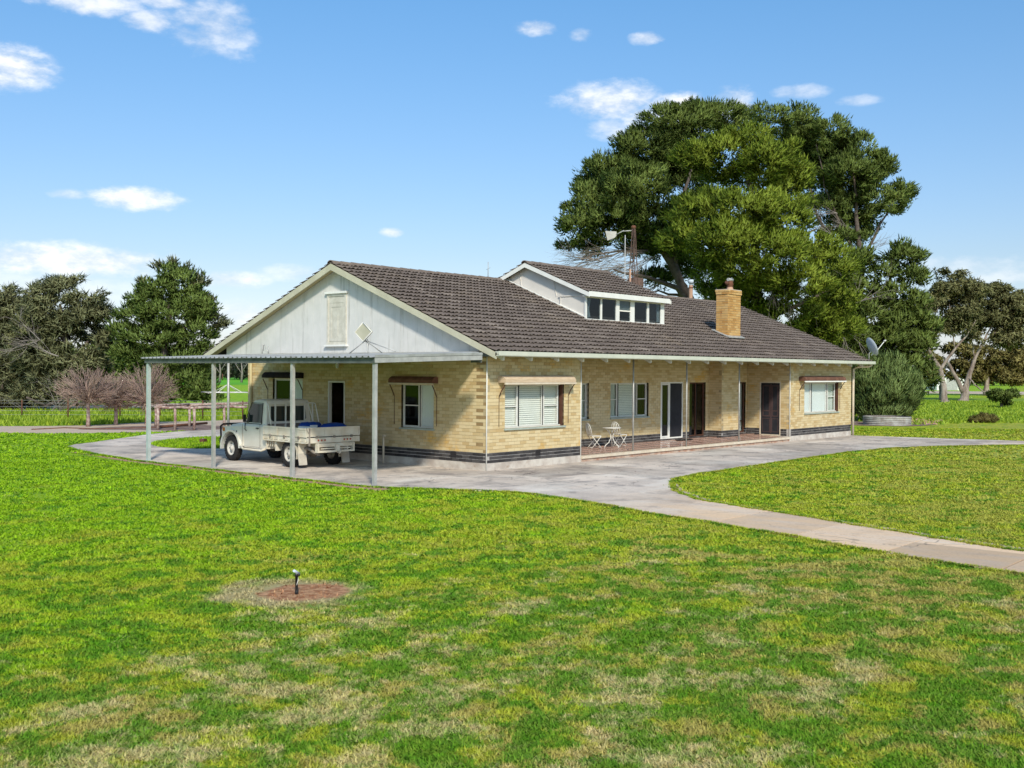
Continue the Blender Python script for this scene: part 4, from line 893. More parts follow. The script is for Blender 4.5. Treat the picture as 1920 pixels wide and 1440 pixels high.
# ------------------------------------------------------------------ tray back ute
def ute():
    T = empty('utility_truck', (-2.115, 4.24, .016), rad(-4.15), 'white single cab tray-back farm ute parked nose away under the carport', 'ute')
    WB, WR, HW = 2.82, .345, .80
    B = []
    # body tub: cab lower, bonnet
    def ring(y, wb, zb, wm, zm, wt, zt): return [(-wb, y, zb), (-wm, y, zm), (-wm + .015, y, zm + .03), (-wt, y, zt), (wt, y, zt), (wm - .015, y, zm + .03), (wm, y, zm), (wb, y, zb)]
    mb = MB(); mb.loft([ring(1.12, .66, .42, .72, .98, .70, 1.06), ring(1.16, .69, .40, .745, .99, .70, 1.07), ring(2.22, .69, .40, .745, .98, .70, 1.06), ring(2.26, .68, .40, .735, .97, .70, 1.05)])
    body = mb.build('cab_body', m_paint, T)
    # bonnet and front wings with wheel arch cut as a stepped profile
    mb = MB(); side = [(2.26, .42), (2.42, .42)]
    cy, cz, r = WB, .36, .44
    side += [(cy + r * math.cos(a), cz + r * math.sin(a)) for a in (math.pi - .15 - i * (math.pi - .3) / 10 for i in range(11)) if True]
    side += [(3.30, .50), (3.30, .86), (3.24, .93), (2.26, .97)]
    side = [(max(2.26, y), z) for y, z in side]
    for s in (-1, 1): mb.prism(side, (0, 0, 0), Y_, Z_, X_, s * .735, s * .50)
    mb.build('wing', m_paint, T)
    mb = MB(); mb.loft([[(-.62, 2.2, .90), (-.60, 2.2, 1.06), (-.3, 2.2, 1.10), (.3, 2.2, 1.10), (.60, 2.2, 1.06), (.62, 2.2, .90)], [(-.58, 3.05, .86), (-.56, 3.05, .99), (-.28, 3.05, 1.02), (.28, 3.05, 1.02), (.56, 3.05, .99), (.58, 3.05, .86)], [(-.54, 3.28, .80), (-.52, 3.28, .93), (-.26, 3.28, .95), (.26, 3.28, .95), (.52, 3.28, .93), (.54, 3.28, .80)]], False); mb.build('bonnet', m_paint, T)
    MB().box(-.55, .55, 3.25, 3.315, .55, .90).build('grille', m_blkp, T)
    # greenhouse
    mb = MB()
    def gr(z, yr, yf, w, c=.05): return [(-w, yr, z), (-w, yf - c, z), (-w + c, yf, z), (w - c, yf, z), (w, yf - c, z), (w, yr, z)]
    mb.loft([gr(1.06, 1.13, 2.20, .70), gr(1.64, 1.17, 1.86, .665), gr(1.69, 1.19, 1.80, .64), gr(1.72, 1.26, 1.72, .56)]); mb.build('cab_roof', m_paint, T)
    # glass: side windows, rear window, windscreen
    for s in (-1, 1):
        def sx(z): return s * (.70 - (z - 1.06) / .58 * .035 + .004)
        m = MB(); q = [(1.36, 1.09), (2.13, 1.09), (1.84, 1.60), (1.34, 1.60)]; m.loft([[(sx(z), y, z) for y, z in q], [(sx(z) + s * .004, y, z) for y, z in q]]); m.build('side_window', m_gd2, T)
        m = MB(); e = [(sx(z) + s * .006, y, z) for y, z in ((1.34, 1.06), (2.18, 1.06), (1.86, 1.62), (1.32, 1.62), (1.34, 1.06))]; m.tube(e, .012, 5); m.tube([(sx(1.07) + s * .006, 2.02, 1.07), (sx(1.3) + s * .006, 1.97, 1.35)], .009, 5); m.build('window_seal', m_blkp, T)
        # door shut lines and handle
        m = MB()
        for (p, q2) in (((1.36, .44), (1.36, 1.07)), ((2.24, .44), (2.24, 1.03)), ((1.36, .44), (2.24, .44))): m.bar((s * .748, p[0], p[1]), (s * .748, q2[0], q2[1]), .007, .006, up=(1, 0, 0))
        m.build('door_gap', m_dirtsteel, T)
        m = MB(); m.box(s * .745, s * .765, 1.42, 1.54, .93, .96); m.build('door_handle', m_blkp, T)
        m = MB(); m.box(s * .76, s * .84, 2.02, 2.06, 1.10, 1.30); m.tube([(s * .72, 2.10, 1.12), (s * .79, 2.06, 1.10)], .012, 5); m.tube([(s * .745, 2.1, 1.06), (s * .76, 2.09, .90), (s * .75, 2.03, .86)], .012, 5); m.build('mirror', m_blkp, T)
        # flares and sill step
        m = MB(); rr = [(cy + .45 * math.cos(a), .36 + .45 * math.sin(a)) for a in (-.12 + i * (math.pi + .1) / 14 for i in range(15))]; ro = [(cy + .52 * math.cos(a), .36 + .50 * math.sin(a)) for a in (-.12 + i * (math.pi + .1) / 14 for i in range(15))]
        m.prism(rr + ro[::-1], (0, 0, 0), Y_, Z_, X_, s * .70, s * .79); m.build('wheel_flare', m_paint, T)
        m = MB(); m.tube([(s * .78, 2.28, .42), (s * .80, 2.1, .37), (s * .80, 1.2, .37), (s * .74, 1.08, .42)], .03, 8); m.build('side_step', m_tray, T)
        m = MB(); m.box(s * .64, s * .72, 3.24, 3.33, .76, .88); m.build('headlight', m_rim, T)
        m = MB(); m.box(s * .69, s * .742, 3.17, 3.28, .80, .90); m.build('indicator', m_amber, T)
        m = MB(); m.lathe([(.02, 0), (.02, .012), (.001, .012)], (s * .735, 2.55, .82), (s, 0, 0), 8); m.build('side_repeater', m_blkp, T)
    m = MB(); m.loft([[(-.50, 1.155, 1.14), (-.56, 1.150, 1.20), (-.54, 1.170, 1.54), (.54, 1.170, 1.54), (.56, 1.150, 1.20), (.50, 1.145, 1.14)], [(-.50, 1.125, 1.14), (-.56, 1.125, 1.20), (-.54, 1.145, 1.54), (.54, 1.145, 1.54), (.56, 1.125, 1.20), (.50, 1.125, 1.14)]]); m.build('rear_window', m_gd2, T)
    m = MB(); m.loft([[(-.60, 2.20, 1.09), (-.55, 1.87, 1.59), (.55, 1.87, 1.59), (.60, 2.20, 1.09)], [(-.60, 2.215, 1.09), (-.55, 1.885, 1.59), (.55, 1.885, 1.59), (.60, 2.215, 1.09)]]); m.build('windscreen', m_gd2, T)
    # bull bar, bumper
    m = MB(); m.box(-.74, .74, 3.36, 3.46, .46, .60); m.build('front_bumper', m_blkp, T)
    m = MB()
    for s in (-1, 1): m.tube([(s * .35, 3.44, .6), (s * .35, 3.46, .98)], .028, 8); m.tube([(s * .35, 3.46, .98), (s * .62, 3.46, .98), (s * .72, 3.42, .93), (s * .74, 3.38, .80), (s * .72, 3.40, .58)], .026, 8)
    m.tube([(-.35, 3.46, .98), (.35, 3.46, .98)], .026, 8); m.tube([(-.35, 3.46, .78), (.35, 3.46, .78)], .022, 8); m.build('bull_bar', m_blkp, T)
    # wheels
    def wheel(x, y, s):
        m = MB(); m.lathe([(.19, -.085), (.27, -.095), (.325, -.085), (WR, -.055), (WR + .004, 0), (WR, .055), (.325, .085), (.27, .095), (.19, .085)], (x, y, WR), (s, 0, 0), 28); w = m.build('wheel', m_rubber, T)
        m = MB(); m.lathe([(.215, -.08), (.215, .07), (.205, .088), (.19, .08), (.175, .03), (.12, .02), (.085, .05), (.06, .055), (.055, .09), (.001, .095)], (x, y, WR), (s, 0, 0), 24); m.build('rim', m_rim, w)
        m = MB()
        for i in range(6):
            a = i * math.pi / 3; m.lathe([(.018, 0), (.018, .006), (.001, .006)], (x + s * .028, y + .148 * math.cos(a), WR + .148 * math.sin(a)), (s, 0, 0), 8)
        m.build('rim_hole', m_dark, w)
        m = MB()
        for i in range(26):
            a = i * 2 * math.pi / 26; d = np.array((0, math.cos(a), math.sin(a))); c = np.array((x, y, WR)) + d * (WR + .001); t = np.array((0, -math.sin(a), math.cos(a)))
            for o_ in (-.055, .0, .055): m.ob(c, (1, 0, 0), t, d, (o_ - .024, o_ + .02), (-.022, .022), (-.01, .007))
        m.build('tread', m_rubber, w, kind='stuff')
    for s in (-1, 1): wheel(s * .67, WB, s); wheel(s * .66, 0, s)
    # chassis and axles
    m = MB()
    for s in (-1, 1): m.box(s * .32, s * .40, -.95, 3.2, .44, .54)
    m.tube([(-.6, 0, WR), (.6, 0, WR)], .045, 8); m.tube([(-.6, WB, WR), (.6, WB, WR)], .045, 8); m.lathe([(.001, -.12), (.12, -.08), (.14, 0), (.12, .08), (.001, .12)], (0, 0, WR), (0, 1, 0), 10); m.box(-.3, .3, 1.0, 2.9, .38, .5)
    for s in (-1, 1): m.tube([(s * .47, -.62, .50), (s * .47, -.3, .42), (s * .47, 0, .41), (s * .47, .35, .42), (s * .47, .62, .5)], .03, 6)
    m.tube([(-.60, -.35, .50), (-.56, -.62, .52), (-.52, -.75, .44), (-.42, -.9, .36)], .038, 8)
    m.build('chassis', m_dirtsteel, T)
    # tray: deck, coaming rails, drop sides, tailgate
    y0, y1 = -.92, 1.10
    m = MB(); m.box(-HW, HW, y0, y1, .755, .80); m.box(-HW, -HW + .05, y0, y1, .70, .755); m.box(HW - .05, HW, y0, y1, .70, .755); tray = m.build('tray', m_tray, T)
    m = MB(); y = y0 + .1
    while y < y1 - .1: m.box(-HW + .06, HW - .06, y, y + .05, .66, .755); y += .33
    for s in (-1, 1): m.box(s * .30, s * .40, y0 + .05, y1, .54, .70); m.box(s * (HW - .01), s * (HW + .02), y0, y1, .655, .69)
    y = y0 + .1
    for s in (-1, 1):
        y = y0 + .08
        while y < y1: m.box(s * (HW - .02), s * (HW + .015), y, y + .05, .69, .76); y += .24
    m.build('tray_rail', m_tray, tray)
    def drop(o, u, n, L, z0, z1, nm, kk=3):
        m = MB(); m.ob(o, u, n, Z_, (0, L), (-.012, .010), (z0, z1)); m.ob(o, u, n, Z_, (0, L), (.010, .024), (z1 - .045, z1)); m.ob(o, u, n, Z_, (0, L), (.010, .022), (z0, z0 + .03)); m.ob(o, u, n, Z_, (0, L), (.010, .018), ((z0 + z1) / 2 - .01 + .03, (z0 + z1) / 2 + .045))
        for i in range(kk + 1):
            a = L * i / kk; m.ob(o, u, n, Z_, (max(0, a - .025), min(L, a + .025)), (.024, .032), (z0, z1 - .03))
        p = m.build(nm, m_tray, T)
        m = MB()
        for i in range(kk):
            a = L * (i + .5) / kk; m.ob(o, u, n, Z_, (a - .03, a + .03), (.012, .04), (z0 - .045, z0 + .02))
        m.build('hinge', m_dirtsteel, p)
    drop((-HW, y1 - .02, 0), -Y_, -X_, y1 - y0 - .04, .81, 1.045, 'drop_side'); drop((HW, y0 + .02, 0), Y_, X_, y1 - y0 - .04, .81, 1.045, 'drop_side')
    drop((-HW - .01, y0 - .01, 0), X_, -Y_, 2 * HW + .02, .83, 1.06, 'tailgate')
    m = MB(); m.ob((-HW, y0 - .03, 0), X_, -Y_, Z_, (0, 2 * HW), (-.02, .0), (.665, .80)); m.ob((-HW, y0 - .03, 0), X_, -Y_, Z_, (.0, .05), (0, .012), (.665, .80)); m.ob((-HW, y0 - .03, 0), X_, -Y_, Z_, (2 * HW - .05, 2 * HW), (0, .012), (.665, .80)); rv = m.build('tray_valance', m_tray, T)
    m = MB(); m.box(-HW + .01, -HW + .05, y0 - .06, y0 + .0, .60, 1.05); m.tube([(-HW - .01, y0 + .02, 1.07), (-HW - .03, y0 - .04, 1.0), (-HW, y0 - .05, .92)], .008, 5); m.build('corner_latch', m_dirtsteel, T)
    for s in (-1, 1):
        m = MB()
        for i in range(3): m.lathe([(.022, 0), (.02, .012), (.001, .014)], (s * (.30 + .0) + i * .10 * s, y0 - .05, .735), (0, -1, 0), 8)
        m.build('tail_light', m_red, T)
    # headboard: frame with uprights, mesh floor panel
    m = MB(); hb = y1 - .04
    m.bar((-.72, hb, 1.62), (.72, hb, 1.62), .035); m.bar((-.74, hb, 1.10), (.74, hb, 1.10), .04)
    for x in (-.72, -.46, -.14, .14, .46, .72): m.bar((x * 1.02, hb, .80), (x, hb, 1.62), .032)
    for s in (-1, 1): m.tube([(s * .72, hb, 1.62), (s * .74, hb - .10, 1.60), (s * .76, hb - .26, 1.05)], .016, 6)
    m.tube([(.50, hb, 1.62), (.50, hb - .1, 1.64), (.52, hb - .34, 1.06)], .016, 6); m.build('headboard', m_wht, T)
    m = MB(); m.box(-.70, .70, hb + .015, hb + .03, .82, 1.10)
    m.build('headboard_panel', m_deadw, T)
    # mudguards and flaps, under-tray box, tow bar
    for s in (-1, 1):
        m = MB(); ar = [(0.0 + .43 * math.cos(a), .36 + .40 * math.sin(a)) for a in (i * math.pi * .62 / 7 + math.pi * .48 for i in range(8))]; ai = [(.41 / .43 * y, .36 + (z - .36) * .96) for y, z in ar]
        m.prism(ar + ai[::-1], (0, 0, 0), Y_, Z_, X_, s * .54, s * .79); m.box(s * .54, s * .78, -.50, -.48, .38, .70); m.build('mudguard', m_tray, T)
        m = MB(); m.loft([[(s * .54, -.49, .40), (s * .80, -.49, .40), (s * .80, -.475, .40), (s * .54, -.475, .40)], [(s * .55, -.56, .09), (s * .79, -.56, .09), (s * .79, -.545, .09), (s * .55, -.545, .09)]]); m.build('mudflap', m_flap, T)
        m = MB(); m.box(s * .5, s * .76, .55, .60, .40, .70); m.box(s * .5, s * .76, 1.0, 1.05, .42, .74)
        for i in range(4): m.bar((s * .74, .62 + i * .1, .70), (s * .74, .66 + i * .1, .50), .016)
        m.build('under_tray_bracket', m_tray, T)
    m = MB(); m.box(-.55, .60, -1.02, -.90, .42, .47); m.box(-.55, -.50, -1.02, -.90, .47, .66); m.box(.55, .60, -1.02, -.90, .47, .66); m.box(-.50, .55, -.98, -.93, .56, .65); m.box(.0, .12, -1.04, -.96, .44, .62); m.box(-.42, .5, -.97, -.94, .50, .53); m.build('rear_step', m_tray, T)
    m = MB(); m.tube([(.06, -1.0, .42), (.06, -1.12, .40), (.06, -1.16, .44)], .02, 7); m.lathe([(.001, -.026), (.026, 0), (.001, .026)], (.06, -1.16, .47), k=8); m.build('tow_hitch', m_rim, T)
    return T
m_gd2 = M('truck_glass', (.012, .020, .022), (.02, .03, .03), .08, 2, spec=.6)
UT = ute()
def on_truck(x, y, z):
    a = rad(-4.15); return (-2.115 + x * math.cos(a) - y * math.sin(a), 4.24 + x * math.sin(a) + y * math.cos(a), z + .016)
b = empty('blue_drum', on_truck(.05, .18, .80), rad(-8), 'blue plastic chemical drum with a white label lying in the ute tray', 'drum')
m = MB(); m.lathe([(.001, -.28), (.14, -.28), (.165, -.25), (.17, -.1), (.175, -.09), (.17, -.08), (.17, .08), (.175, .09), (.17, .1), (.165, .25), (.14, .28), (.001, .28)], (0, 0, .176), (1, 0, 0), 20); m.build('drum_body', m_blue, b)
m = MB(); m.ob((0, 0, 0), X_, Y_, Z_, (-.12, .10), (-.186, -.176), (.10, .27)); m.build('drum_label', m_holl, b)
t = MB(); rg_ = random.Random(2); 
pts = [(math.cos(a) * .42 * (1 + .12 * math.sin(3 * a)), math.sin(a) * .30 * (1 + .1 * math.cos(5 * a))) for a in (i * math.pi / 12 for i in range(24))]
t.loft([[(x * s_, y * s_, z) for x, y in pts] for s_, z in ((1, 0), (1.02, .08), (.93, .24), (.72, .30), (.4, .32), (.08, .335))], True)
o = t.build('blue_tarpaulin', m_blue); o.location = on_truck(.40, -.42, .81); tag(o, 'crumpled blue tarpaulin piled at the back of the ute tray', 'tarpaulin')
o = MB().box(-.30, .30, -.10, .10, 0, .05).build('white_board', m_holl); o.location = on_truck(-.52, -.50, 1.015); o.rotation_euler = (0, 0, rad(80)); tag(o, 'short white board resting on the near side of the ute tray', 'board')
MB().box(-.05, .02, -.05, .02, 0, .2).build('board_prop', m_deadw, o, (0, 0, .2)).location = (0, 0, 0)
w = MB(); rw = random.Random(5)
for k in range(3): w.tube([(.26 * math.cos(a) + rw.uniform(-.02, .02), .20 * math.sin(a) + k * .02, .05 + k * .05 + .10 * math.sin(a * .5)) for a in (i * math.pi / 9 for i in range(19))], .012, 5)
o = w.build('wire_coil', m_dirtsteel); o.location = on_truck(.36, .70, .82); o.rotation_euler = (rad(70), 0, .2); tag(o, 'loose coil of fencing wire leaning on the ute headboard', 'wire coil')

# ------------------------------------------------------------------ cafe set on the porch
def chair(loc, rz, label):
    c = empty('folding_chair', loc, rz, label, 'chair', 'white metal cafe chairs on the porch'); S = .84
    def t(nm, lines, r=.009):
        m = MB()
        for l in lines: m.tube([tuple(v * S for v in p) for p in l], r * 1.15, 6)
        m.build(nm, m_wht, c)
    # local: seat faces +y
    bk = [(-.19, -.20, .0 + .45)]
    t('backrest', [[(-.19, -.19, .44), (-.20, -.25, .70), (-.17, -.29, .84), (-.09, -.31, .90), (0, -.315, .915), (.09, -.31, .90), (.17, -.29, .84), (.20, -.25, .70), (.19, -.19, .44)]] +
      [[(x, -.20, .47), (x * 1.05, -.26, .68), (x * .9, -.31, .895)] for x in (-.09, 0, .09)] + [[(-.19, -.2, .48), (.19, -.2, .48)]])
    m = MB(); m.loft([[(x * S, y * S, z * S) for x, y in ((-.19, -.19), (-.2, .1), (-.15, .19), (.15, .19), (.2, .1), (.19, -.19))] for z in (.435, .452)]); m.build('seat', m_wht, c)
    for s in (-1, 1):
        t('leg', [[(s * .19, -.19, .44), (s * .19, .0, .22), (s * .19, .19, .0)]]); t('leg', [[(s * .175, .17, .44), (s * .175, 0, .22), (s * .175, -.20, .0)]])
    t('stretcher', [[(-.19, .17, .03), (.19, .17, .03)], [(-.175, -.18, .03), (.175, -.18, .03)]])
    return c
chair((6.22, 1.20, .090 + .078 + .045 * 1.2), rad(-118), 'white folding metal cafe chair left of the round table on the porch')
chair((7.45, 1.12, .090 + .078 + .045 * 1.12), rad(-100), 'white folding metal cafe chair right of the round table, nearest the porch post')
tb = empty('bistro_table', (6.80, .98, .168 + .044), 0, 'small round white metal cafe table with curved legs between the two porch chairs', 'table')
m = MB(); m.lathe([(.001, .60), (.27, .60), (.285, .61), (.285, .622), (.001, .625)], k=28); m.build('tabletop', m_wht, tb)
for i in range(3):
    a = i * 2.094 + .6; m = MB(); m.tube([(r * math.cos(a), r * math.sin(a), z) for r, z in ((.22, .60), (.12, .52), (.05, .40), (.04, .30), (.10, .17), (.22, .08), (.25, .0))], .012, 6); m.build('leg', m_wht, tb)
m = MB(); m.prism([(math.cos(a) * .42, math.sin(a) * .26) for a in (i * math.pi / 16 for i in range(33))][:32], (0, 0, 0), X_, Y_, Z_, 0, .012); o = m.build('doormat', m_blkp); o.location = (11.55, 1.35, .234); tag(o, 'dark oval doormat in front of the sliding door on the porch', 'doormat')

# standpipe by the gable wall
sp_ = MB(); sp_.tube([(0, 0, 0), (0, 0, .78)], .028, 8); sp_.tube([(0, 0, .74), (-.0, -.07, .76)], .022, 8); o = sp_.build('standpipe', m_nose); o.location = (-.30, 3.49, .014); tag(o, 'short cream standpipe rising from the slab by the gable wall', 'pipe')
# sprinkler
s = empty('sprinkler', tuple(G(556, 1114)), rad(20), 'black riser with a brass impact sprinkler head in a circle of bare soil', 'sprinkler')
m = MB(); m.lathe([(.016, 0), (.016, .20), (.019, .2), (.019, .225), (.014, .23)], k=10); m.tube([(0, 0, 0), (.006, 0, .05)], .021, 8); m.build('riser', m_blkp, s)
m = MB(); m.tube([(-.055, 0, .275), (-.015, 0, .255), (.045, 0, .225)], .017, 8); m.tube([(0, 0, .22), (0, 0, .26)], .012, 8); hd = m.build('sprinkler_head', m_dish, s)
m = MB(); m.tube([(-.02, .02, .275), (.02, .022, .262), (.055, .018, .215)], .008, 6); m.box(.04, .06, -.012, .02, .20, .235); m.build('spring_arm', m_blkp, hd)
m = MB(); m.tube([(.025, 0, .205), (.0, -.02, .16), (-.03, -.02, .11)], .004, 5); m.build('tie', m_rope, s)

# flat antenna on the carport roof
CZ = lambda x, y=0: beamz(x) + .17
a_ = empty('flat_antenna', (-1.5, 2.85, CZ(-1.5)), 0, 'square flat panel antenna turned on its corner on tripod legs above the carport roof', 'antenna')
m = MB(); m.loft([[(x, .10 + dy, .55 + dz) for dy, dz in ((0, .25), (.33, 0), (0, -.25), (-.33, 0))] for x in (-.02, .02)]); m.build('panel', m_cream, a_)
m = MB(); rim = [(-.024, .10 + dy, .55 + dz) for dy, dz in ((0, .25), (.33, 0), (0, -.25), (-.33, 0), (0, .25))]; m.tube(rim, .016, 5); m.build('panel_rim', m_wht, a_)
m = MB(); m.tube([(.03, .08, .36), (.06, .02, .22), (.03, -.02, .08), (.0, -.08, .0)], .022, 7); m.tube([(.02, .06, .42), (.09, 0, .30), (.05, -.03, .2)], .010, 5); m.build('mast', m_galv, a_)
for p in ((0, .66, .0), (0, -1.1, .04), (.55, .0, .02)): m = MB(); m.tube([(.02, .05, .33), p], .013, 6); m.build('stay', m_galv, a_)
# small pipe stubs on the far part of the carport roof
for i, (dx, h, lb) in enumerate(((0, .30, 'left and taller of two thin vent rods at the far end of the carport roof'), (.0, .24, 'right and shorter of two thin vent rods at the far end of the carport roof'))):
    m = MB(); m.tube([(0, 0, 0), (0, 0, h)], .018, 6); o = m.build('vent_rod', m_galv); o.location = (-.5, 9.02 - i * .30, CZ(-.5) - .02); o.location[1] = 8.65 - i * .30; tag(o, lb, 'rod')
m = MB(); m.tube([(0, -.2, 0), (0, 0, .16), (0, .06, .28), (0, .12, .24), (0, .10, .10)], .014, 6); o = m.build('service_cable', m_galv); o.location = (-.3, 8.75, CZ(-.3) - .02); tag(o, 'bent cable loop at the left end of the carport roof by the gable', 'cable')
# dish on the right end of the roof
sd = empty('satellite_dish', (22.78, -.45, 3.0), 0, 'grey satellite dish on the right hand end of the roof above the downpipe', 'satellite dish')
m = MB(); m.tube([(0, -.02, -.05), (0, -.02, .35), (.0, -.1, .45)], .022, 7); m.build('mount', m_galv, sd)
ax = unit(np.array((.70, -.62, .42))); k = 24; dm_ = MB(); dm_.lathe([(.001, -.07), (.16, -.06), (.30, -.025), (.40, .02), (.405, .03), (.30, -.012), (.16, -.045), (.001, -.055)], (0, -.12, .62), ax, 28); dm_.build('reflector', m_dish, sd)
m = MB(); b0 = np.array((0, -.12, .62)) + np.array((0, 0, -.34)); b1 = np.array((0, -.12, .62)) + ax * .62 + np.array((0, 0, .0)); m.tube([b0, b0 * .5 + b1 * .5 + np.array((0, 0, -.05)), b1], .016, 6); m.build('feed_arm', m_trimw, sd)
m = MB(); m.lathe([(.035, -.06), (.045, 0), (.03, .05), (.001, .05)], b1, -ax, 8); m.build('feed_horn', m_galv, sd)
# thin aerial on the ridge
m = MB(); m.tube([(0, 0, 0), (0, 0, .52)], .013, 5); m.bar((-.1, -.2, .32), (.25, .3, .30), .008); ae = m.build('aerial', m_galv); ae.location = tuple(P(915, 519, 35.6)); ae.location.z -= .03; tag(ae, 'thin bare aerial on the main roof ridge left of the dormer', 'aerial')
# ------------------------------------------------------------------ trees
def tuft_field(name, C, NRM, rad_, mat, parent, org, rg, k, L, Wd, up, spread, outw, fl, nblend=.75, droop=0., puffT=None, **kw):
    "k small needles or leaves round every puff centre C (outward direction NRM)"
    n = len(C); pc = np.repeat(C, k, 0); pn = np.repeat(NRM, k, 0); pt = np.repeat(puffT, k) if puffT is not None else 0
    m = len(pc); off = rg.normal(0, 1, (m, 3)); off = unit(off) * (rg.random((m, 1)) ** .45); pos = pc + off * np.repeat(rad_, k)[:, None] * np.array((1, 1, fl))
    V = []; NN = []; T = []
    dirb = pn * outw + np.array((0, 0, up)) + off * .6
    for j in range(2):
        d = unit(dirb + rg.normal(0, spread, (m, 3))); d[:, 2] -= droop; d = unit(d); s = unit(np.cross(d, rg.normal(0, 1, (m, 3)))); l = L * rg.uniform(.55, 1.25, (m, 1)); w = Wd * rg.uniform(.6, 1.3, (m, 1))
        p0 = pos - d * l * .25
        V.append(np.stack([p0 - s * w, p0 + s * w, pos + d * l * .85], 1).reshape(-1, 3))
        nn = unit(pn * .8 + off * .9 + np.array((0, 0, .4))); fn = unit(np.cross(s, d)); fn *= np.sign((fn * nn).sum(1, keepdims=True) + 1e-6); nn = unit(nn * nblend + fn * (1 - nblend)); NN.append(np.repeat(nn, 3, 0))
        T.append(np.clip(pt * .7 + rg.random(m) * .3, 0, 1))
    V = np.concatenate(V); npmesh(name, V, np.arange(len(V)).reshape(-1, 3), mat, parent, np.concatenate(T), np.concatenate(NN), org, **kw); return len(V) // 3
NT = 0
def crown(parent, org, lobes, d, mat, seed, puff=.55, dens=1.6, k=36, L=.25, Wd=.036, up=.6, spread=.45, outw=.8, fl=.7, low=.25, drop=.08, name='crown', gr=1.0, dr=None, droop=0., gaps=.0, rag=.12):
    "lobes: (px x, px y, half width px, half height px, depth offset) of the photo at depth d"
    global NT
    rg = np.random.default_rng(seed); Cs = []; Ns = []; Rs = []; Ts = []
    for lb in lobes:
        x, y, rx, ry = lb[:4]; dz = lb[4] if len(lb) > 4 else 0; dd = d + dz; c = P(x, y, dd); a = rx * gr * dd / FPX; b = ry * gr * dd / FPX; dep = (a + b) / 2 * .9
        a = max(a - puff * .5, .2); b = max(b - puff * .45, .2)
        ar = 4 * math.pi * ((a * b) ** 1.6 / 3 + (a * dep) ** 1.6 / 3 + (b * dep) ** 1.6 / 3) ** (1 / 1.6); n = max(8, int(ar * dens * 2.3 * rg.uniform(.9, 1.1)))
        u = unit(rg.normal(0, 1, (n, 3))); keep = (u[:, 2] > -low) | (rg.random(n) < .45); u = u[keep]; n = len(u)
        rr = 1 - np.abs(rg.normal(0, rag, n)) * 1.2 + rg.normal(0, .05, n); inn = rg.random(n) < .2; rr[inn] *= rg.uniform(.4, .9, inn.sum())
        pc = c + (_R * (u[:, :1] * a) + _F * (u[:, 1:2] * dep) + _U * (u[:, 2:] * b)) * rr[:, None]
        kp = rg.random(n) > drop
        # clumps drop out together, leaving holes
        if gaps: g_ = np.sin(pc[:, 0] * 1.7 + seed) + np.sin(pc[:, 2] * 2.1 + pc[:, 1]) + np.sin(pc[:, 1] * 1.9 + 2 * pc[:, 2]); kp &= g_ < (1.8 - gaps * 2.2)
        Cs.append(pc[kp]); Ns.append(unit((_R * u[kp, :1] + _F * u[kp, 1:2] + _U * u[kp, 2:]))); Rs.append(puff * rg.uniform(.55, 1.15, kp.sum())); Ts.append(np.clip(rg.normal(.5, .22, kp.sum()) + rg.normal(0, .10), 0, 1))
    C = np.concatenate(Cs); C[:, 2] = np.maximum(C[:, 2], .12)
    k = int(k * 1.5)
    NT += tuft_field(name, C, np.concatenate(Ns), np.concatenate(Rs), mat, parent, org, rg, k, L, Wd, up, spread, outw, fl, puffT=np.concatenate(Ts), droop=droop)
    return C
def limbs(parent, org, base, paths, mat, name='trunk', k=8):
    "paths: lists of (px x, px y, depth, radius)"
    mb = MB()
    for i, pth in enumerate(paths):
        pts = [P(x, y, d) for x, y, d, r in pth]; rr = [q[3] for q in pth]
        if i == 0 and base is not None: pts = [np.array(base)] + pts; rr = [rr[0] * 1.5] + rr
        # subdivide with a wobble so that limbs are not straight
        P2 = [pts[0]]; R2 = [rr[0]]; rw = random.Random(int(pth[0][0]) + i)
        for a, b, ra, rb_ in zip(pts[:-1], pts[1:], rr[:-1], rr[1:]):
            L = np.linalg.norm(b - a)
            for t in (.33, .67): P2.append(a * (1 - t) + b * t + np.array([rw.uniform(-1, 1) for _ in range(3)]) * L * .04); R2.append(ra * (1 - t) + rb_ * t)
            P2.append(b); R2.append(rb_)
        mb.tube(P2, R2, k if rr[0] > .08 else 5)
    return mb.build(name, mat, parent, org)
def twigs(parent, org, seeds, mat, n, L, r0, seed, name='branch', up=.3, kids=4, droop=0., fan=.5):
    "fine bare branching from given (point, direction)"
    rg = random.Random(seed); mb = MB()
    def grow(p, d, l, r, lev):
        q = p.copy(); pts = [p]
        for s in range(3):
            d = unit(d + np.array([rg.uniform(-1, 1) for _ in range(3)]) * .18 + np.array((0, 0, up * .08 - droop * .1))); q = q + d * l / 3; pts.append(q)
        mb.tube(pts, [r, r * .8, r * .6, r * .4], 3, cap=False)
        if lev < 2:
            for _ in range(kids if lev == 0 else 3):
                i = rg.choice((1, 2, 3)); dd = unit(d + np.array([rg.uniform(-1, 1) for _ in range(3)]) * fan); grow(pts[i], dd, l * rg.uniform(.45, .75), r * .5, lev + 1)
    for (p, d) in seeds:
        for _ in range(n): grow(np.array(p, float), unit(np.array(d, float) + np.array([rg.uniform(-1, 1) for _ in range(3)]) * fan), L * rg.uniform(.7, 1.2), r0, 0)
    return mb.build('twigs', mat, parent, org, fix=False, kind='stuff')
def root_at(name, px, d, label, cat='tree', group=None):
    v = ray(px, 700); p = CAM + v * d; return empty(name, (p[0], p[1], 0), 0, label, cat, group), (p[0], p[1], 0.)

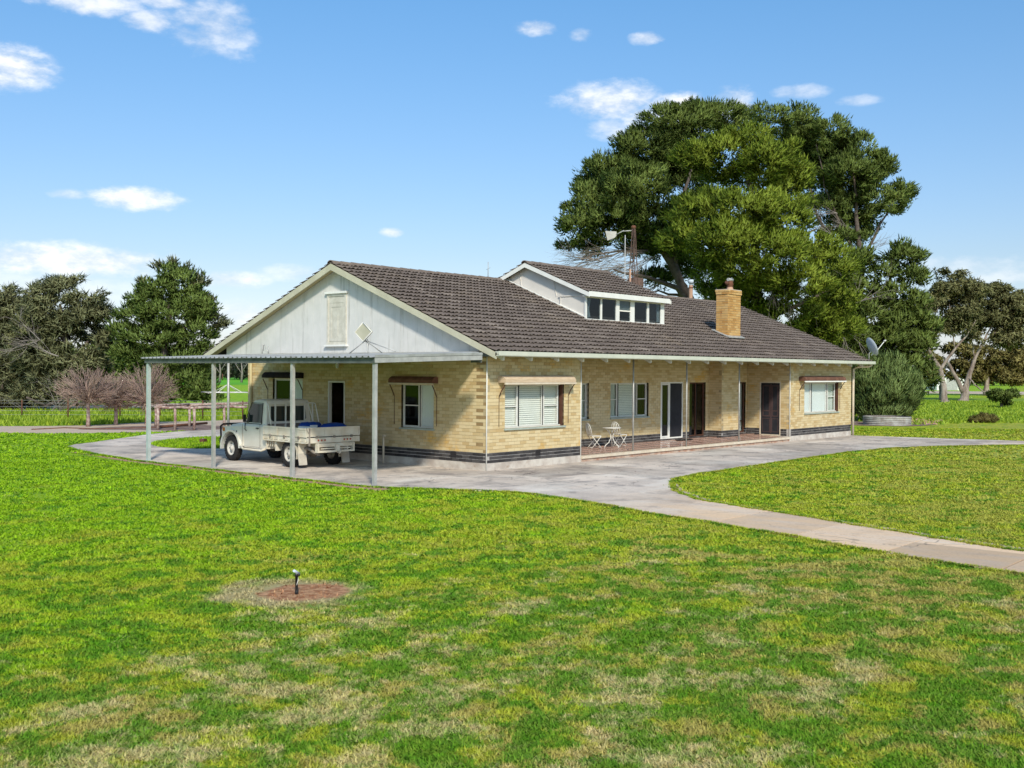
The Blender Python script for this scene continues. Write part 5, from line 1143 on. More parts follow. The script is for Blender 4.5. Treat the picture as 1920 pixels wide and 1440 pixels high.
# --- the group of tall pines behind the house
PG = 'tall pines behind the house'
t, b = root_at('pine_tree', 1320, 63, 'broad dark pine behind the attic dormer with bare twigs low on its left side', group=PG)
lb = [(1110, 385, 62, 48), (1150, 330, 66, 48, 1), (1085, 420, 42, 36, -1), (1215, 275, 62, 46, 1), (1265, 232, 70, 40), (1330, 215, 72, 30, 1), (1375, 235, 40, 40, 2), (1190, 350, 70, 52, -2), (1255, 310, 66, 50, 2), (1150, 420, 66, 40, -1), (1225, 405, 60, 44, -1), (1075, 465, 32, 26, 0), (1110, 460, 36, 26, 1), (1290, 280, 60, 50, 3), (1180, 275, 36, 30, 0), (1265, 450, 46, 40, -1), (1205, 460, 50, 26, 1), (1225, 520, 40, 22, 1)]
crown(t, b, lb + [(1160, 385, 60, 44, 2), (1220, 430, 70, 40, 2), (1290, 350, 50, 60, 3), (1130, 350, 50, 40, 2), (1300, 240, 70, 50, 2), (1250, 470, 50, 40, 3), (1290, 500, 40, 50, 3)], 63, m_pineD, 1, gr=1.06, gaps=.2)
limbs(t, b, b, [[(1325, 660, 63, .34), (1305, 590, 63, .30), (1265, 500, 63, .24), (1215, 420, 63, .16), (1190, 350, 63, .10)], [(1305, 590, 63, .22), (1270, 540, 62.5, .16), (1215, 520, 62, .10), (1150, 505, 62, .05)], [(1285, 540, 63, .2), (1240, 470, 63.5, .14), (1160, 420, 64, .08), (1110, 390, 64, .05)], [(1265, 500, 63, .16), (1275, 400, 63, .12), (1300, 300, 63, .07), (1320, 240, 63, .04)], [(1215, 470, 62.5, .09), (1165, 470, 62.5, .06), (1085, 485, 62.5, .03)], [(1290, 560, 63, .1), (1235, 545, 62.5, .05), (1195, 560, 62, .03)]], m_bark)
sd_ = [(P(x, y, 62.5), P(x - 60, y + dy, 62.5) - P(x, y, 62.5)) for x, y, dy in ((1210, 475, 0), (1190, 490, 12), (1170, 470, 15), (1150, 480, 10), (1130, 490, 0), (1200, 510, 0), (1110, 485, 10), (1170, 500, 14), (1240, 530, 30), (1230, 480, 30))]
twigs(t, b, sd_, m_deadw, 6, 1.9, .022, 4, droop=.3, up=0)
t, b = root_at('pine_tree', 1420, 57, 'bright green bushy pine standing in front of the darker pines, behind the chimney', group=PG)
lb = [(1350, 292, 78, 42), (1400, 258, 56, 26, 0), (1435, 300, 52, 44, -1), (1475, 285, 36, 40), (1300, 300, 42, 34, 0), (1490, 340, 34, 50, 1), (1345, 372, 46, 26, -1), (1330, 400, 70, 42, -1.5), (1400, 395, 72, 44, -2.5), (1460, 410, 60, 50, -2), (1290, 445, 58, 36, -1), (1365, 450, 76, 46, -3), (1450, 475, 74, 48, -3), (1520, 470, 52, 46, -1), (1560, 500, 52, 44, -1), (1385, 500, 60, 34, -2), (1500, 530, 72, 42, -2), (1340, 500, 40, 30, 0), (1430, 545, 64, 36, -1), (1560, 560, 50, 38, 0), (1480, 590, 70, 34, 0), (1420, 600, 52, 26, 1), (1555, 615, 60, 34, 1), (1500, 640, 60, 26, 2), (1400, 330, 80, 30, 2)]
crown(t, b, lb + [(1290, 400, 44, 40, 1), (1410, 450, 70, 40, 1), (1380, 560, 50, 40, 1), (1340, 545, 36, 30, 2), (1530, 600, 60, 40, 1), (1460, 370, 60, 40, 1), (1400, 640, 60, 26, 2)], 57, m_pineB, 2, gr=1.1, dens=1.5, gaps=.06)
limbs(t, b, b, [[(1425, 640, 57, .36), (1420, 560, 57, .30), (1415, 450, 57, .22), (1400, 330, 57, .12), (1395, 270, 57, .05)], [(1420, 540, 57, .16), (1350, 480, 56, .10), (1300, 430, 56, .05)], [(1420, 500, 57, .16), (1480, 450, 56, .10), (1530, 430, 56, .04)], [(1425, 600, 57, .15), (1500, 570, 56, .09), (1570, 540, 56, .04)]], m_bark)
sd_ = [(P(x, y, 56), (.2 * i, -.3, -1)) for i, (x, y) in enumerate(((1440, 500), (1460, 510), (1475, 520)))]
twigs(t, b, sd_, m_deadw, 6, 1.6, .02, 9, droop=.5, up=0)
t, b = root_at('pine_tree', 1600, 68, 'tall rounded pine on the right of the group, sky showing through its lower limbs', group=PG)
lb = [(1440, 225, 62, 34), (1500, 228, 44, 34, 1), (1465, 270, 50, 34, 2), (1555, 250, 42, 38), (1610, 285, 44, 46), (1590, 330, 52, 44, -1), (1655, 320, 40, 38), (1650, 375, 50, 42), (1690, 355, 28, 26), (1600, 395, 52, 38, 1), (1545, 320, 40, 46, 1), (1550, 390, 46, 30, 1), (1660, 425, 34, 24), (1690, 395, 18, 16), (1620, 445, 46, 20, 1), (1525, 290, 36, 34, 2), (1570, 440, 40, 20), (1706, 362, 14, 10)]
crown(t, b, lb + [(1500, 260, 60, 40, 2), (1530, 340, 44, 60, 3), (1600, 350, 60, 50, 2), (1640, 350, 50, 50, 2), (1560, 300, 50, 50, 2), (1590, 420, 50, 30, 2), (1480, 300, 50, 40, 3)], 68, m_pineD, 3, gr=1.06, gaps=.24, dens=1.4)
limbs(t, b, b, [[(1610, 640, 68, .34), (1612, 560, 68, .28), (1615, 480, 68, .2), (1605, 400, 68, .12), (1600, 320, 68, .05)], [(1614, 520, 68, .14), (1580, 430, 68, .1), (1545, 350, 68, .05), (1530, 270, 68, .03)], [(1615, 490, 68, .12), (1650, 420, 68, .07), (1680, 370, 68, .03)], [(1560, 480, 68.5, .14), (1530, 400, 68.5, .1), (1505, 300, 68.5, .05)], [(1612, 560, 68, .14), (1560, 480, 68.5, .14)]], m_bark)
sd_ = [(P(x, y, 67.5), P(x + dx, y + dy, 67.5) - P(x, y, 67.5)) for x, y, dx, dy in ((1615, 470, 60, -30), (1600, 430, -60, -20), (1560, 440, -50, -40), (1570, 400, -60, -10))]
twigs(t, b, sd_, m_deadw, 4, 1.5, .022, 12)
t, b = root_at('pine_tree', 1655, 65, 'dark drooping pine lowest on the right, behind the satellite dish', group=PG)
lb = [(1690, 478, 36, 26), (1650, 510, 46, 30), (1705, 520, 24, 34), (1600, 540, 50, 34), (1670, 560, 56, 34), (1715, 575, 28, 30), (1620, 590, 60, 34), (1690, 610, 56, 34), (1590, 630, 60, 32), (1650, 640, 60, 34), (1720, 650, 36, 34), (1620, 675, 64, 30), (1690, 690, 46, 32), (1560, 670, 50, 30), (1520, 640, 60, 34, 2), (1600, 715, 60, 26), (1560, 585, 50, 34, 2), (1735, 615, 30, 30), (1740, 700, 22, 30), (1530, 690, 60, 30, 4), (1460, 640, 60, 34, 4), (1670, 725, 50, 22, 2), (1575, 520, 40, 34, 2), (1720, 480, 12, 14), (1726, 520, 12, 18)]
crown(t, b, lb + [(1600, 500, 46, 30, 1), (1640, 600, 60, 50, 1), (1580, 650, 60, 50, 1), (1690, 650, 50, 50, 1), (1550, 560, 50, 50, 1), (1500, 700, 60, 40, 2), (1620, 480, 30, 20, 1), (1650, 700, 60, 40, 1)], 65, m_pineD, 4, gr=1.08, dens=1.25, k=24, L=.34, Wd=.048, gaps=.04)
limbs(t, b, b, [[(1650, 720, 66, .30), (1648, 640, 66, .22), (1660, 560, 66, .14), (1680, 490, 66, .05)], [(1648, 640, 66, .14), (1610, 590, 65, .08), (1570, 540, 65, .04)]], m_bark)
sd_ = [(P(x, y, 62.3), P(x + dx, y + dy, 62.3) - P(x, y, 62.3)) for x, y, dx, dy in ((1615, 560, -40, -15), (1600, 570, 50, -20), (1580, 610, 6, 40))]
twigs(t, b, sd_, m_deadw, 2, 1.6, .035, 15)

# --- shrub right of the house
t, b = root_at('large_shrub', 1655, 57.5, 'dense upright grey-green shrub behind the corrugated garden bed at the right end of the house', 'shrub')
lb = [(1628, 712, 34, 36), (1660, 694, 26, 26), (1650, 676, 12, 16), (1680, 686, 18, 22), (1694, 716, 26, 26), (1650, 742, 40, 32, -.6), (1704, 742, 22, 26), (1618, 752, 26, 28), (1655, 768, 46, 18, -.5), (1692, 768, 26, 14), (1604, 716, 18, 36, .3), (1724, 730, 10, 16), (1636, 682, 14, 16), (1672, 728, 30, 30, -1.0), (1612, 690, 12, 16, .2), (1712, 706, 12, 14)]
crown(t, b, lb, 57.5, m_shrub, 6, gr=1.12, puff=.28, dens=6.5, k=22, L=.27, Wd=.024, up=1.3, spread=.3, outw=.8, fl=1.3, rag=.22, low=.9, drop=.15, gaps=.1)
limbs(t, b, b, [[(1655, 765, 57.5, .09), (1655, 730, 57.5, .05), (1668, 690, 57.5, .02)], [(1652, 775, 57.5, .06), (1625, 740, 57.5, .04), (1615, 710, 57.5, .02)], [(1658, 775, 57.5, .06), (1690, 745, 57.5, .04), (1700, 715, 57.5, .02)]], m_bark)

# --- gum trees on the right
GG = 'spreading gum trees in the right paddock'
t, b = root_at('gum_tree', 1772, 96, 'left gum tree with a forked pale trunk and open crown in the right paddock', group=GG)
lb = [(1780, 530, 34, 28), (1815, 548, 36, 26), (1755, 575, 34, 26), (1800, 585, 40, 28), (1745, 620, 28, 22), (1790, 610, 32, 20), (1765, 545, 26, 20), (1735, 590, 22, 24), (1778, 512, 20, 12), (1820, 600, 24, 18, 2)]
crown(t, b, lb, 96, m_gum, 21, puff=.55, dens=1.6, k=22, L=.34, Wd=.055, up=-.1, spread=.9, outw=.4, gr=1.15, gaps=.25, droop=.2, rag=.2)
limbs(t, b, b, [[(1771, 752, 96, 0.322), (1769, 722, 96, 0.260), (1764, 696, 96, 0.218), (1745, 662, 96, 0.156), (1733, 640, 96, 0.104)], [(1764, 692, 96, 0.156), (1772, 680, 96, 0.135), (1790, 655, 96, 0.104), (1812, 630, 96, 0.073), (1830, 600, 96, 0.042)], [(1748, 668, 96, 0.083), (1742, 676, 96, 0.073), (1728, 675, 96, 0.042)], [(1790, 655, 96, 0.073), (1785, 620, 96, 0.052), (1780, 570, 96, 0.031)], [(1740, 650, 96, 0.062), (1750, 600, 96, 0.042), (1770, 550, 96, 0.021)], [(1763, 750, 96.5, 0.130), (1762, 725, 96.5, 0.104), (1768, 715, 96.2, 0.104)]], m_gumb)
t, b = root_at('gum_tree', 1808, 100, 'right gum tree with dark leaning twin trunk and wide olive crown in the right paddock', group=GG)
lb = [(1845, 560, 38, 28), (1885, 575, 36, 28), (1870, 545, 24, 18), (1860, 605, 42, 28), (1905, 600, 28, 26), (1895, 632, 30, 22), (1830, 635, 26, 18), (1870, 640, 26, 16), (1912, 560, 18, 16), (1925, 585, 24, 24)]
crown(t, b, lb, 100, m_gum, 22, puff=.55, dens=1.6, k=22, L=.36, Wd=.07, up=-.1, spread=.9, outw=.4, gr=1.15, gaps=.22, droop=.2, rag=.2)
limbs(t, b, b, [[(1808, 750, 100, 0.416), (1810, 728, 100, 0.322), (1818, 700, 100, 0.218), (1828, 672, 100, 0.156), (1845, 640, 100, 0.104), (1865, 600, 100, 0.052)], [(1806, 735, 100, 0.234), (1795, 712, 100, 0.198), (1782, 688, 100, 0.156), (1770, 670, 100, 0.094)], [(1815, 705, 100, 0.083), (1828, 722, 99, 0.062), (1845, 735, 99, 0.052), (1858, 732, 99, 0.031)], [(1828, 672, 100, 0.094), (1822, 640, 100, 0.062), (1830, 600, 100, 0.031)], [(1845, 640, 100, 0.073), (1880, 610, 100, 0.047), (1905, 590, 100, 0.021)]], m_gumb)
t, b = root_at('gum_tree', 1850, 128, 'low gold-green gum tree half hidden behind the two gum trunks', group=GG)
lb = [(1850, 668, 40, 24), (1885, 680, 40, 24), (1810, 660, 24, 20), (1915, 668, 34, 24), (1868, 705, 40, 20), (1825, 700, 26, 20), (1780, 615, 20, 14), (1935, 690, 30, 22), (1800, 690, 20, 22), (1900, 710, 34, 16), (1755, 690, 26, 26), (1730, 665, 20, 24), (1780, 655, 18, 16), (1722, 705, 24, 24), (1830, 620, 20, 16), (1785, 705, 14, 12)]
crown(t, b, lb, 128, m_gumo, 23, puff=.8, dens=.8, k=22, L=.5, Wd=.10, up=0, spread=.9, outw=.4, gaps=.15)
limbs(t, b, b, [[(1850, 725, 128, .3), (1852, 690, 128, .2)]], m_gumb)
t, b = root_at('bushy_tree', 1878, 82, 'small dark rounded bush standing alone below the gum trees', 'bush')
crown(t, b, [(1876, 742, 22, 12), (1895, 740, 16, 11), (1862, 738, 14, 9), (1884, 752, 12, 9)], 82, m_pineD, 24, puff=.3, dens=5, k=20, L=.25, Wd=.05, up=.2, spread=.8, outw=.6, low=.9)
limbs(t, b, b, [[(1879, 755, 82, .09), (1878, 742, 82, .05)]], m_bark)
t, b = root_at('bushy_tree', 1844, 57, 'low brown-green mound of scrub in the grass right of the garden bed', 'bush')
crown(t, b, [(1844, 784, 24, 9), (1832, 788, 16, 6), (1858, 787, 14, 6)], 56.5, m_gumo, 25, puff=.18, dens=14, k=20, L=.16, Wd=.02, up=.5, spread=.8, outw=.6, low=.9)
# --- left side
LG = 'large trees beyond the left fence'
cas = [('left dark drooping tree at the edge of the picture beyond the fence', 8, 66, [(5, 560, 34, 26), (30, 585, 40, 34), (-30, 590, 50, 50), (0, 640, 60, 50), (45, 640, 46, 44), (-40, 690, 60, 50), (20, 705, 56, 44), (55, 690, 40, 40), (30, 745, 60, 26), (-30, 745, 60, 26), (-70, 620, 50, 60)], 31),
       ('olive-grey feathery tree between the edge tree and the left pine, bare branches at its foot', 120, 64, [(75, 552, 38, 22), (115, 540, 42, 22), (155, 560, 46, 28), (100, 585, 54, 34), (165, 600, 46, 34), (70, 615, 46, 38), (130, 630, 60, 38), (185, 640, 36, 34), (80, 670, 56, 36), (150, 680, 54, 36), (110, 715, 62, 34), (165, 725, 36, 26), (70, 740, 50, 26), (130, 748, 50, 20), (190, 590, 22, 24), (132, 526, 22, 10)], 32)]
for lab, px, d, lb, sdn in cas:
    t, b = root_at('feathery_tree', px, d, lab, group=LG)
    crown(t, b, lb, d, m_cas, sdn, gr=1.08, puff=.5, dens=1.5, k=26, L=.42, Wd=.04, up=.15, spread=.55, outw=.5, gaps=.12, droop=.15, rag=.16)
    limbs(t, b, b, [[(px + 2, 770, d, .34), (px + 4, 700, d, .26), (px, 620, d, .16), (px - 8, 570, d, .06)], [(px + 4, 720, d, .16), (px - 40, 650, d - 1, .08), (px - 50, 610, d - 1, .04)], [(px, 750, d, .14), (px - 35, 762, d - 2, .1), (px - 70, 745, d - 3, .06)], [(px + 4, 700, d, .14), (px + 45, 640, d, .07)]], m_bark)
t0 = bpy.data.objects['feathery_tree.001']; b0_ = tuple(t0.location)
twigs(t0, b0_, [(P(75, 638, 60.5), (-.6, .6, .3)), (P(70, 640, 60.5), (-1, .6, .1)), (P(110, 668, 60.5), (-.8, .7, .4)), (P(60, 775, 61), (-.3, .3, .3)), (P(95, 778, 61), (.4, -.3, .4)), (P(115, 778, 61), (-.3, -.2, .8)), (P(80, 778, 61), (.5, -.5, .3))], m_deadw, 3, 1.5, .03, 33, fan=.6)
t, b = root_at('pine_tree', 303, 63, 'tall green pine on the left with a sparse grey top, behind the carport', group='pine beyond the left fence')
lb = [(318, 510, 26, 20), (345, 530, 36, 26), (300, 545, 42, 28), (355, 565, 40, 30), (270, 560, 34, 26), (255, 590, 42, 28), (320, 590, 60, 36), (235, 620, 34, 22), (290, 635, 66, 34), (365, 625, 44, 36), (385, 580, 26, 30), (245, 660, 40, 22), (320, 675, 66, 28), (380, 665, 32, 26), (350, 705, 52, 24), (300, 715, 52, 24), (375, 725, 34, 18), (335, 742, 54, 14), (285, 745, 40, 12), (400, 745, 24, 8)]
crown(t, b, lb, 63, m_pineL, 34, gr=1.08, dens=1.6, gaps=.06)
crown(t, b, [(300, 500, 16, 12), (325, 492, 12, 9), (350, 505, 16, 12), (375, 535, 18, 22), (398, 560, 12, 18), (405, 600, 16, 22), (420, 608, 9, 10), (400, 630, 16, 12), (270, 530, 14, 12)], 63.5, m_cas, 35, puff=.35, dens=2., k=14, L=.3, Wd=.04, gaps=.3)
limbs(t, b, b, [[(303, 768, 63, .38), (305, 700, 63, .3), (312, 620, 63, .2), (325, 540, 63, .1), (330, 500, 63, .04)], [(308, 640, 63, .12), (365, 600, 63, .08), (405, 560, 63.5, .03)], [(306, 680, 63, .12), (250, 640, 63, .06)], [(310, 640, 63, .1), (385, 620, 63.5, .06), (418, 605, 63.5, .02)]], m_bark)

# --- bare mop-headed trees by the track
def bare(px, py0, d, cy, rx, ry, seed, label):
    bpx = G(px, py0); t = empty('bare_tree', tuple(bpx), 0, label, 'tree', 'leafless mop-headed trees by the track'); org = tuple(bpx)
    rg = random.Random(seed); h = P(px, cy + ry * .72, d)[2]; top = np.array((bpx[0], bpx[1], h)); MB().tube([bpx, (bpx + top) / 2 + np.array((.02, .01, 0)), top, top + np.array((0, 0, .15))], [.10, .075, .085, .05], 8).build('trunk', m_rail, t, org)
    mb = MB(); a, bz = rx * d / FPX, ry * d / FPX; c = top + np.array((0, 0, bz * .62))
    for i in range(170):
        v = unit(np.array([rg.gauss(0, 1) for _ in range(3)])); v[2] = v[2] * .9 + .08
        e = c + v * np.array((a, a, bz)) * rg.uniform(.80, 1.06); s0 = top + np.array([rg.uniform(-.05, .05), rg.uniform(-.05, .05), rg.uniform(0, .12)])
        mid = s0 * .55 + e * .45 + np.array((0, 0, .12)) + np.array([rg.uniform(-.1, .1) for _ in range(3)]); q3 = s0 * .25 + e * .75 + np.array([rg.uniform(-.07, .07) for _ in range(3)]); mb.tube([s0, mid, q3, e], [.026, .017, .012, .006], 3, cap=False)
        for k in range(6):
            p = (mid, q3, e)[k % 3] * .6 + (mid if k % 2 else q3) * .4; vv = unit(unit(e - s0) + np.array([rg.uniform(-1, 1) for _ in range(3)]) * .6); L_ = rg.uniform(.18, .42)
            q = p + vv * L_; mb.tube([p, (p + q) / 2 + np.array([rg.uniform(-.03, .03) for _ in range(3)]), q], [.010, .008, .005], 3, cap=False)
    mb.build('twigs', m_twig, t, org, fix=False, kind='stuff')
bare(165, 800, 46.9, 725, 60, 44, 41, 'leftmost of the three leafless round-headed trees by the dirt track')
bare(217, 797, 48.4, 735, 40, 36, 42, 'middle and smallest of the three leafless round-headed trees by the dirt track')
bare(275, 796, 49.0, 723, 60, 52, 43, 'largest leafless round-headed tree, seen behind the far carport post')
print('leaf tris', NT)
# ------------------------------------------------------------------ things in the yard and the distance
# rustic timber rails by the drive
rf = empty('timber_rail_frame', (4.8, 22., 0), 0, 'rustic frame of weathered timber rails on short posts beyond the ute', 'rail frame'); O = (4.8, 22., 0)
posts = [G(296, 806), G(328, 806), G(364, 807), G(355, 800), G(420, 804), G(292, 800)]
tops = []
for i, p in enumerate(posts):
    h = .90; m = MB(); m.tube([p, p + np.array((.015, .0, h * .5)), p + np.array((0, 0, h))], [.065, .055, .06], 7); m.build('post', m_rail, rf, O); tops.append(p + np.array((0, 0, h + .03)))
far = G(463, 803) + np.array((0, 0, .93)); f2 = G(470, 797) + np.array((0, 0, 1.02))
for pl, r in (([tops[0] + (tops[0] - tops[1]) * .2, tops[1], tops[2], tops[4], far], .06), ([tops[5], tops[3], f2], .055), ([tops[0] + np.array((0, .1, .07)), tops[3] + np.array((0, 0, .06))], .045)):
    for a, b in zip(pl[:-1], pl[1:]): m = MB(); m.tube([a, (a * 2 + b) / 3 + np.array((0, 0, .02)), (a + 2 * b) / 3 - np.array((0, 0, .015)), b], [r, r * .85, r, r * .9], 7); m.build('rail', m_rail, rf, O)
m = MB(); m.tube([G(60, 806), G(120, 803), G(190, 805), G(270, 803), G(300, 802)], .05, 6); o = m.build('log_edging', m_rust); tag(o, 'dark timber edging along the narrow garden bed left of the carport', 'log')
m = MB(); m.tube([G(300, 803) + np.array((0, 0, .07)), G(388, 797) + np.array((0, 0, .09))], .055, 7); o = m.build('fallen_log', m_rust); tag(o, 'straight dark log lying on the soil inside the timber rail frame', 'log')
m = MB(); m.box(-.11, .11, -.08, .08, 0, .14); o = m.build('timber_block', m_rust); o.location = tuple(G(381, 832)); o.location.z = .025; o.rotation_euler = (0, 0, .5); tag(o, 'small rusty block sitting on the round grass island', 'block')
tk = MB(); tk.box(-.03, .03, -.03, .03, 0, .02); tk.build('block_cap', m_deadw, o).location = (0, 0, .14)
# rotary clothes line
cl = empty('clothes_hoist', tuple(G(427, 797)), rad(20), 'rotary clothes hoist with spread silver arms on the lawn beyond the ute', 'clothes hoist')
m = MB(); m.tube([(0, 0, 0), (0, 0, 1.85)], .03, 8); m.build('pole', m_galv, cl)
for i in range(4):
    a = i * math.pi / 2; c_, s_ = math.cos(a), math.sin(a); m = MB(); m.tube([(0, 0, 1.50), (c_ * 1.45, s_ * 1.45, 1.48)], .017, 6); m.tube([(0, 0, 1.85), (c_ * .75, s_ * .75, 1.50)], .012, 6); m.build('arm', m_wht, cl)
m = MB()
for r in (1.43, 1.1, .8):
    for i in range(4):
        a = i * math.pi / 2; m.tube([(math.cos(a) * r, math.sin(a) * r, 1.49), (math.cos(a + math.pi / 2) * r, math.sin(a + math.pi / 2) * r, 1.49)], .008, 4)
m.build('line', m_wht, cl)
# wire fence
fc = empty('wire_fence', tuple(G(127, 785)), 0, 'dark post and wire fence along the rough grass on the left', 'fence'); O = tuple(G(127, 785)); line = [G(-160, 785), G(-60, 785), G(41, 785), G(127.5, 785), G(225, 785), G(300, 785.5), G(380, 786), G(455, 786.5)]
for p in line: m = MB(); m.tube([p, p + np.array((0, 0, .95))], .035, 6); m.build('post', m_rust, fc, O)
for h in (.2, .4, .6, .78, .92):
    m = MB(); m.tube([p + np.array((0, 0, h)) for p in line], .007, 3); m.build('wire', m_galv, fc, O)
# distant paddock fence posts
for x, l in ((417, 'taller dark fence post in the bright far pasture'), (452, 'shorter dark fence post in the bright far pasture')):
    m = MB(); m.tube([(0, 0, 0), (0, 0, 1.5 if x < 430 else 1.1)], .10, 6); o = m.build('pasture_post', m_rust); o.location = tuple(G(x, 713.5)); tag(o, l, 'fence post')
# garden bed of corrugated sheet
d0 = 53.6; c = P(1663, 789, d0); bed = empty('garden_bed', (c[0], c[1], 0), 0, 'round raised garden bed of corrugated iron below the big shrub', 'garden bed')
pr = []; z = 0; R0 = 1.14
while z <= .44: pr.append((R0 + .014 * math.sin(z * 70), z)); z += .011
m = MB(); m.lathe(pr, k=48); m.build('bed_wall', m_bedtin, bed)
m = MB(); m.lathe([(R0 - .02, .36), (.6, .40), (.001, .42)], k=32); m.build('bed_soil', m_mulch, bed)
# soil mound with clods right of the bed
rg = np.random.default_rng(8); m = MB()
for i in range(90):
    p = G(rg.uniform(1708, 1765), rg.uniform(787, 796)); r = rg.uniform(.04, .14); m.lathe([(r, -.02), (r * .8, r * .4), (.001, r * .7)], p, k=5, smooth=False)
tag(m.build('soil_clods', m_soil), kind='stuff')
# fallen leaves and scraps on the drive
m = MB()
for i in range(150):
    x = rg.uniform(1000, 1600); y = rg.uniform(835, 905) - (x - 1000) * .055; p = G(x, y, .021); r = rg.uniform(.015, .04); a = rg.uniform(0, 6.28)
    if not inpoly(np.array([p[0]]), np.array([p[1]]), PAVE)[0] or p[1] > -.1: continue
    m.add([p + np.array((math.cos(a) * r, math.sin(a) * r, .003)), p + np.array((-math.sin(a) * r * .5, math.cos(a) * r * .5, .012)), p - np.array((math.cos(a) * r, math.sin(a) * r, -.003)), p + np.array((math.sin(a) * r * .5, -math.cos(a) * r * .5, .004))], [(0, 1, 2, 3)])
tag(m.build('leaf_litter', m_mulch, fix=False), kind='stuff')
m_wrust = M('dull_rust', (.16, .10, .08), (.10, .07, .06), .9, 8)
# windmill behind the roof
wm = empty('windmill', tuple(np.append(P(1187, 600, 54)[:2], 0)), 0, 'old rusty windmill tower with a pale tail vane behind the dormer roof', 'windmill'); O = tuple(wm.location); cx_, cy_ = O[0], O[1]
topz = P(1187, 428, 54)[2]
m = MB()
for s1 in (-1, 1):
    for s2 in (-1, 1): m.bar((cx_ + s1 * .45, cy_ + s2 * .45, 0), (cx_ + s1 * .05, cy_ + s2 * .05, topz), .032)
z = 1.
while z < topz - .6:
    w = .45 - .40 * z / topz; w2 = .45 - .40 * (z + .9) / topz
    for (a, b) in (((-1, -1), (1, -1)), ((1, -1), (1, 1)), ((1, 1), (-1, 1)), ((-1, 1), (-1, -1))): m.bar((cx_ + a[0] * w, cy_ + a[1] * w, z), (cx_ + b[0] * w, cy_ + b[1] * w, z), .018); m.bar((cx_ + a[0] * w, cy_ + a[1] * w, z), (cx_ + b[0] * w2, cy_ + b[1] * w2, min(z + .9, topz)), .014)
    z += .9
m.build('tower', m_wrust, wm, O)
pt_ = lambda x, y, d=54: P(x, y, d)
m = MB(); m.tube([pt_(1187, 432), pt_(1165, 434)], .03, 6); m.tube([pt_(1170, 432), pt_(1155, 440)], .025, 6); m.build('tail_boom', m_galv, wm, O)
v = [pt_(1135, 433), pt_(1156, 434), pt_(1156, 442), pt_(1152, 446), pt_(1139, 451)]; m = MB(); off = _F * .03; m.loft([v, [p + off for p in v]]); m.build('tail_vane', m_deadw if 0 else M('faded_vane', (.50, .48, .43)), wm, O)
m = MB(); m.lathe([(.001, -.10), (.12, -.05), (.13, .06), (.08, .11), (.001, .12)], pt_(1188, 427), k=12); m.build('gearbox', m_rust, wm, O)
# pale television mast next to it
m = MB(); h = P(1171, 441, 50)[2]; m.tube([(0, 0, 0), (0, 0, h)], .025, 6); o = m.build('television_mast', m_wht); o.location = tuple(np.append(P(1171, 600, 50)[:2], 0)); o.data.materials[0] = m_galv; tag(o, 'thin pale mast standing left of the windmill tower', 'mast')
m = MB(); h = P(1181, 505, 52)[2]; m.tube([(0, 0, 0), (0, 0, h)], .045, 6); o = m.build('vent_pipe', m_terra); o.location = tuple(np.append(P(1181, 600, 52)[:2], 0)); tag(o, 'short tan pipe between the pale mast and the windmill tower', 'pipe')
# rusty water tank under the tower
m = MB(); tz = P(1190, 522, 56)[2]; m.lathe([(.42, tz - .7), (.42, tz), (.001, tz + .06)], k=16); m.lathe([(.36, 0), (.36, tz - .7)], k=8); o = m.build('water_tank', m_wrust); o.location = tuple(np.append(P(1191, 600, 56)[:2], 0)); tag(o, 'rusty tank on a stand beside the windmill tower', 'tank')
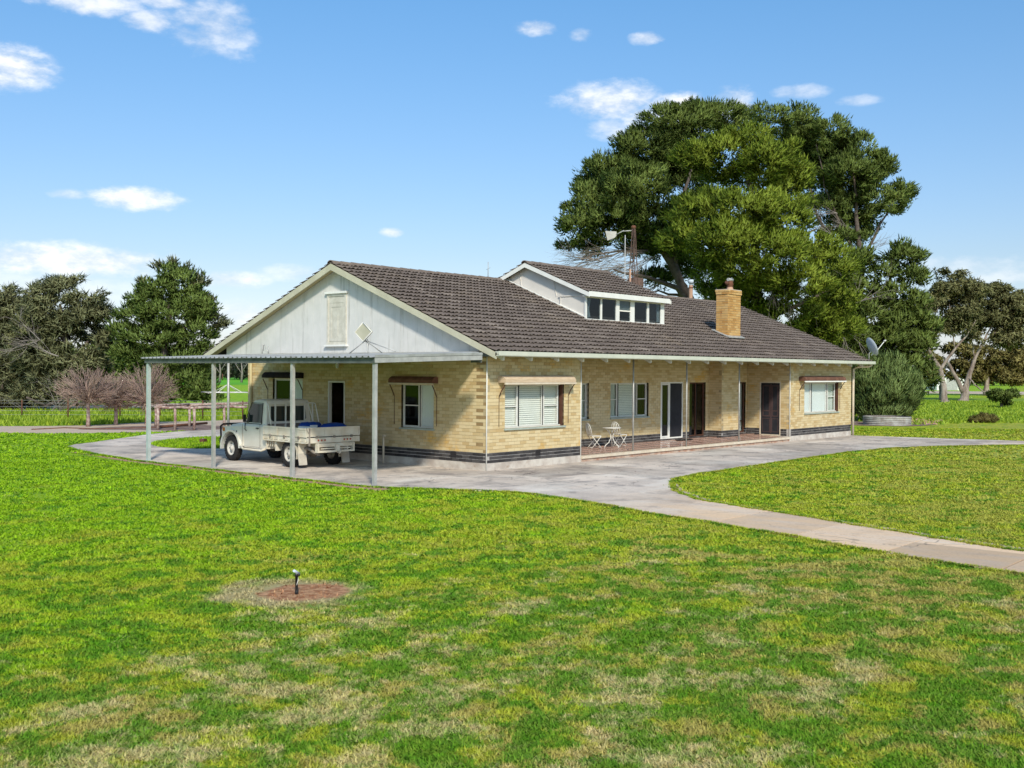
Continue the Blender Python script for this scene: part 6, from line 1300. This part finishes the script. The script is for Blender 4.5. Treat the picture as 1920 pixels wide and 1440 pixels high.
# pale shed far right
sh = empty('farm_shed', tuple(np.append(P(1768, 700, 170)[:2], 0)), -.6, 'distant pale farm shed seen between the gum trunks', 'shed')
m = MB(); m.box(-2.7, 2.7, -2.2, 2.2, 0, 2.2); m.build('wall', m_trimw, sh)
m = MB(); m.prism([(-2.5, 2.1), (0, 3.2), (2.5, 2.1), (2.5, 2.2), (0, 3.35), (-2.5, 2.2)], (0, 0, 0), Y_, Z_, X_, -2.9, 2.9); m.build('roof', m_holl, sh)
m = MB(); m.box(-1.0, 1.0, -2.25, -2.2, 0, 1.9); m.build('door', m_galv, sh)
# far tree lines
def treeline(name, x0, x1, d, h, mat, seed, label, n, yb=None, wid=5):
    rg = np.random.default_rng(seed); Cs = []; 
    for i in range(n):
        x = x0 + (x1 - x0) * (i + rg.random()) / n; p = P(x, 700, d + rg.uniform(-wid, wid)); hh = h * rg.uniform(.55, 1.1); k = 26; u = unit(rg.normal(0, 1, (k, 3))); a = hh * .55
        Cs.append(np.array((p[0], p[1], hh * .55)) + u * np.array((a, a, hh * .5)) * rg.uniform(.5, 1, (k, 1)))
    C = np.concatenate(Cs); C[:, 2] = np.maximum(C[:, 2], .2)
    tuft_field(name, C, unit(rg.normal(0, 1, C.shape) + np.array((0, 0, .4))), np.full(len(C), h * .16), mat, None, (0, 0, 0), rg, 14, h * .10, h * .028, .2, .9, .4, .8, puffT=rg.random(len(C))); tag(bpy.data.objects[name], kind='stuff')
treeline('far_treeline', -150, 560, 260, 6.0, m_far, 50, '', 70)
treeline('right_treeline', 1560, 2300, 240, 5.2, m_far, 51, '', 70)
treeline('mid_treeline', 130, 300, 95, 5.0, m_pineD, 52, '', 10, wid=6)
treeline('house_back_treeline', 640, 1560, 210, 6.0, m_far, 53, '', 70)
# pale dead trunks at the far wood
for i, (x, l) in enumerate(((412, 'left pale dead tree at the edge of the far wood'), (453, 'right pale dead tree at the edge of the far wood'))):
    t, b = empty('dead_tree', tuple(np.append(P(x, 700, 205)[:2], 0)), 0, l, 'tree', 'pale dead trees at the far wood'), None
    O = tuple(t.location); m = MB(); h = 4.2; p = np.array(O); m.tube([p, p + np.array((.2, .1, h * .5)), p + np.array((-.1, 0, h))], [.25, .16, .05], 5); m.tube([p + np.array((.2, .1, h * .5)), p + _R * 1.3 + np.array((0, 0, h * .95))], [.12, .04], 4); m.tube([p + np.array((.1, .05, h * .4)), p - _R * 1.2 + np.array((0, 0, h * .85))], [.12, .04], 4); m.build('trunk', m_deadw, t, O)
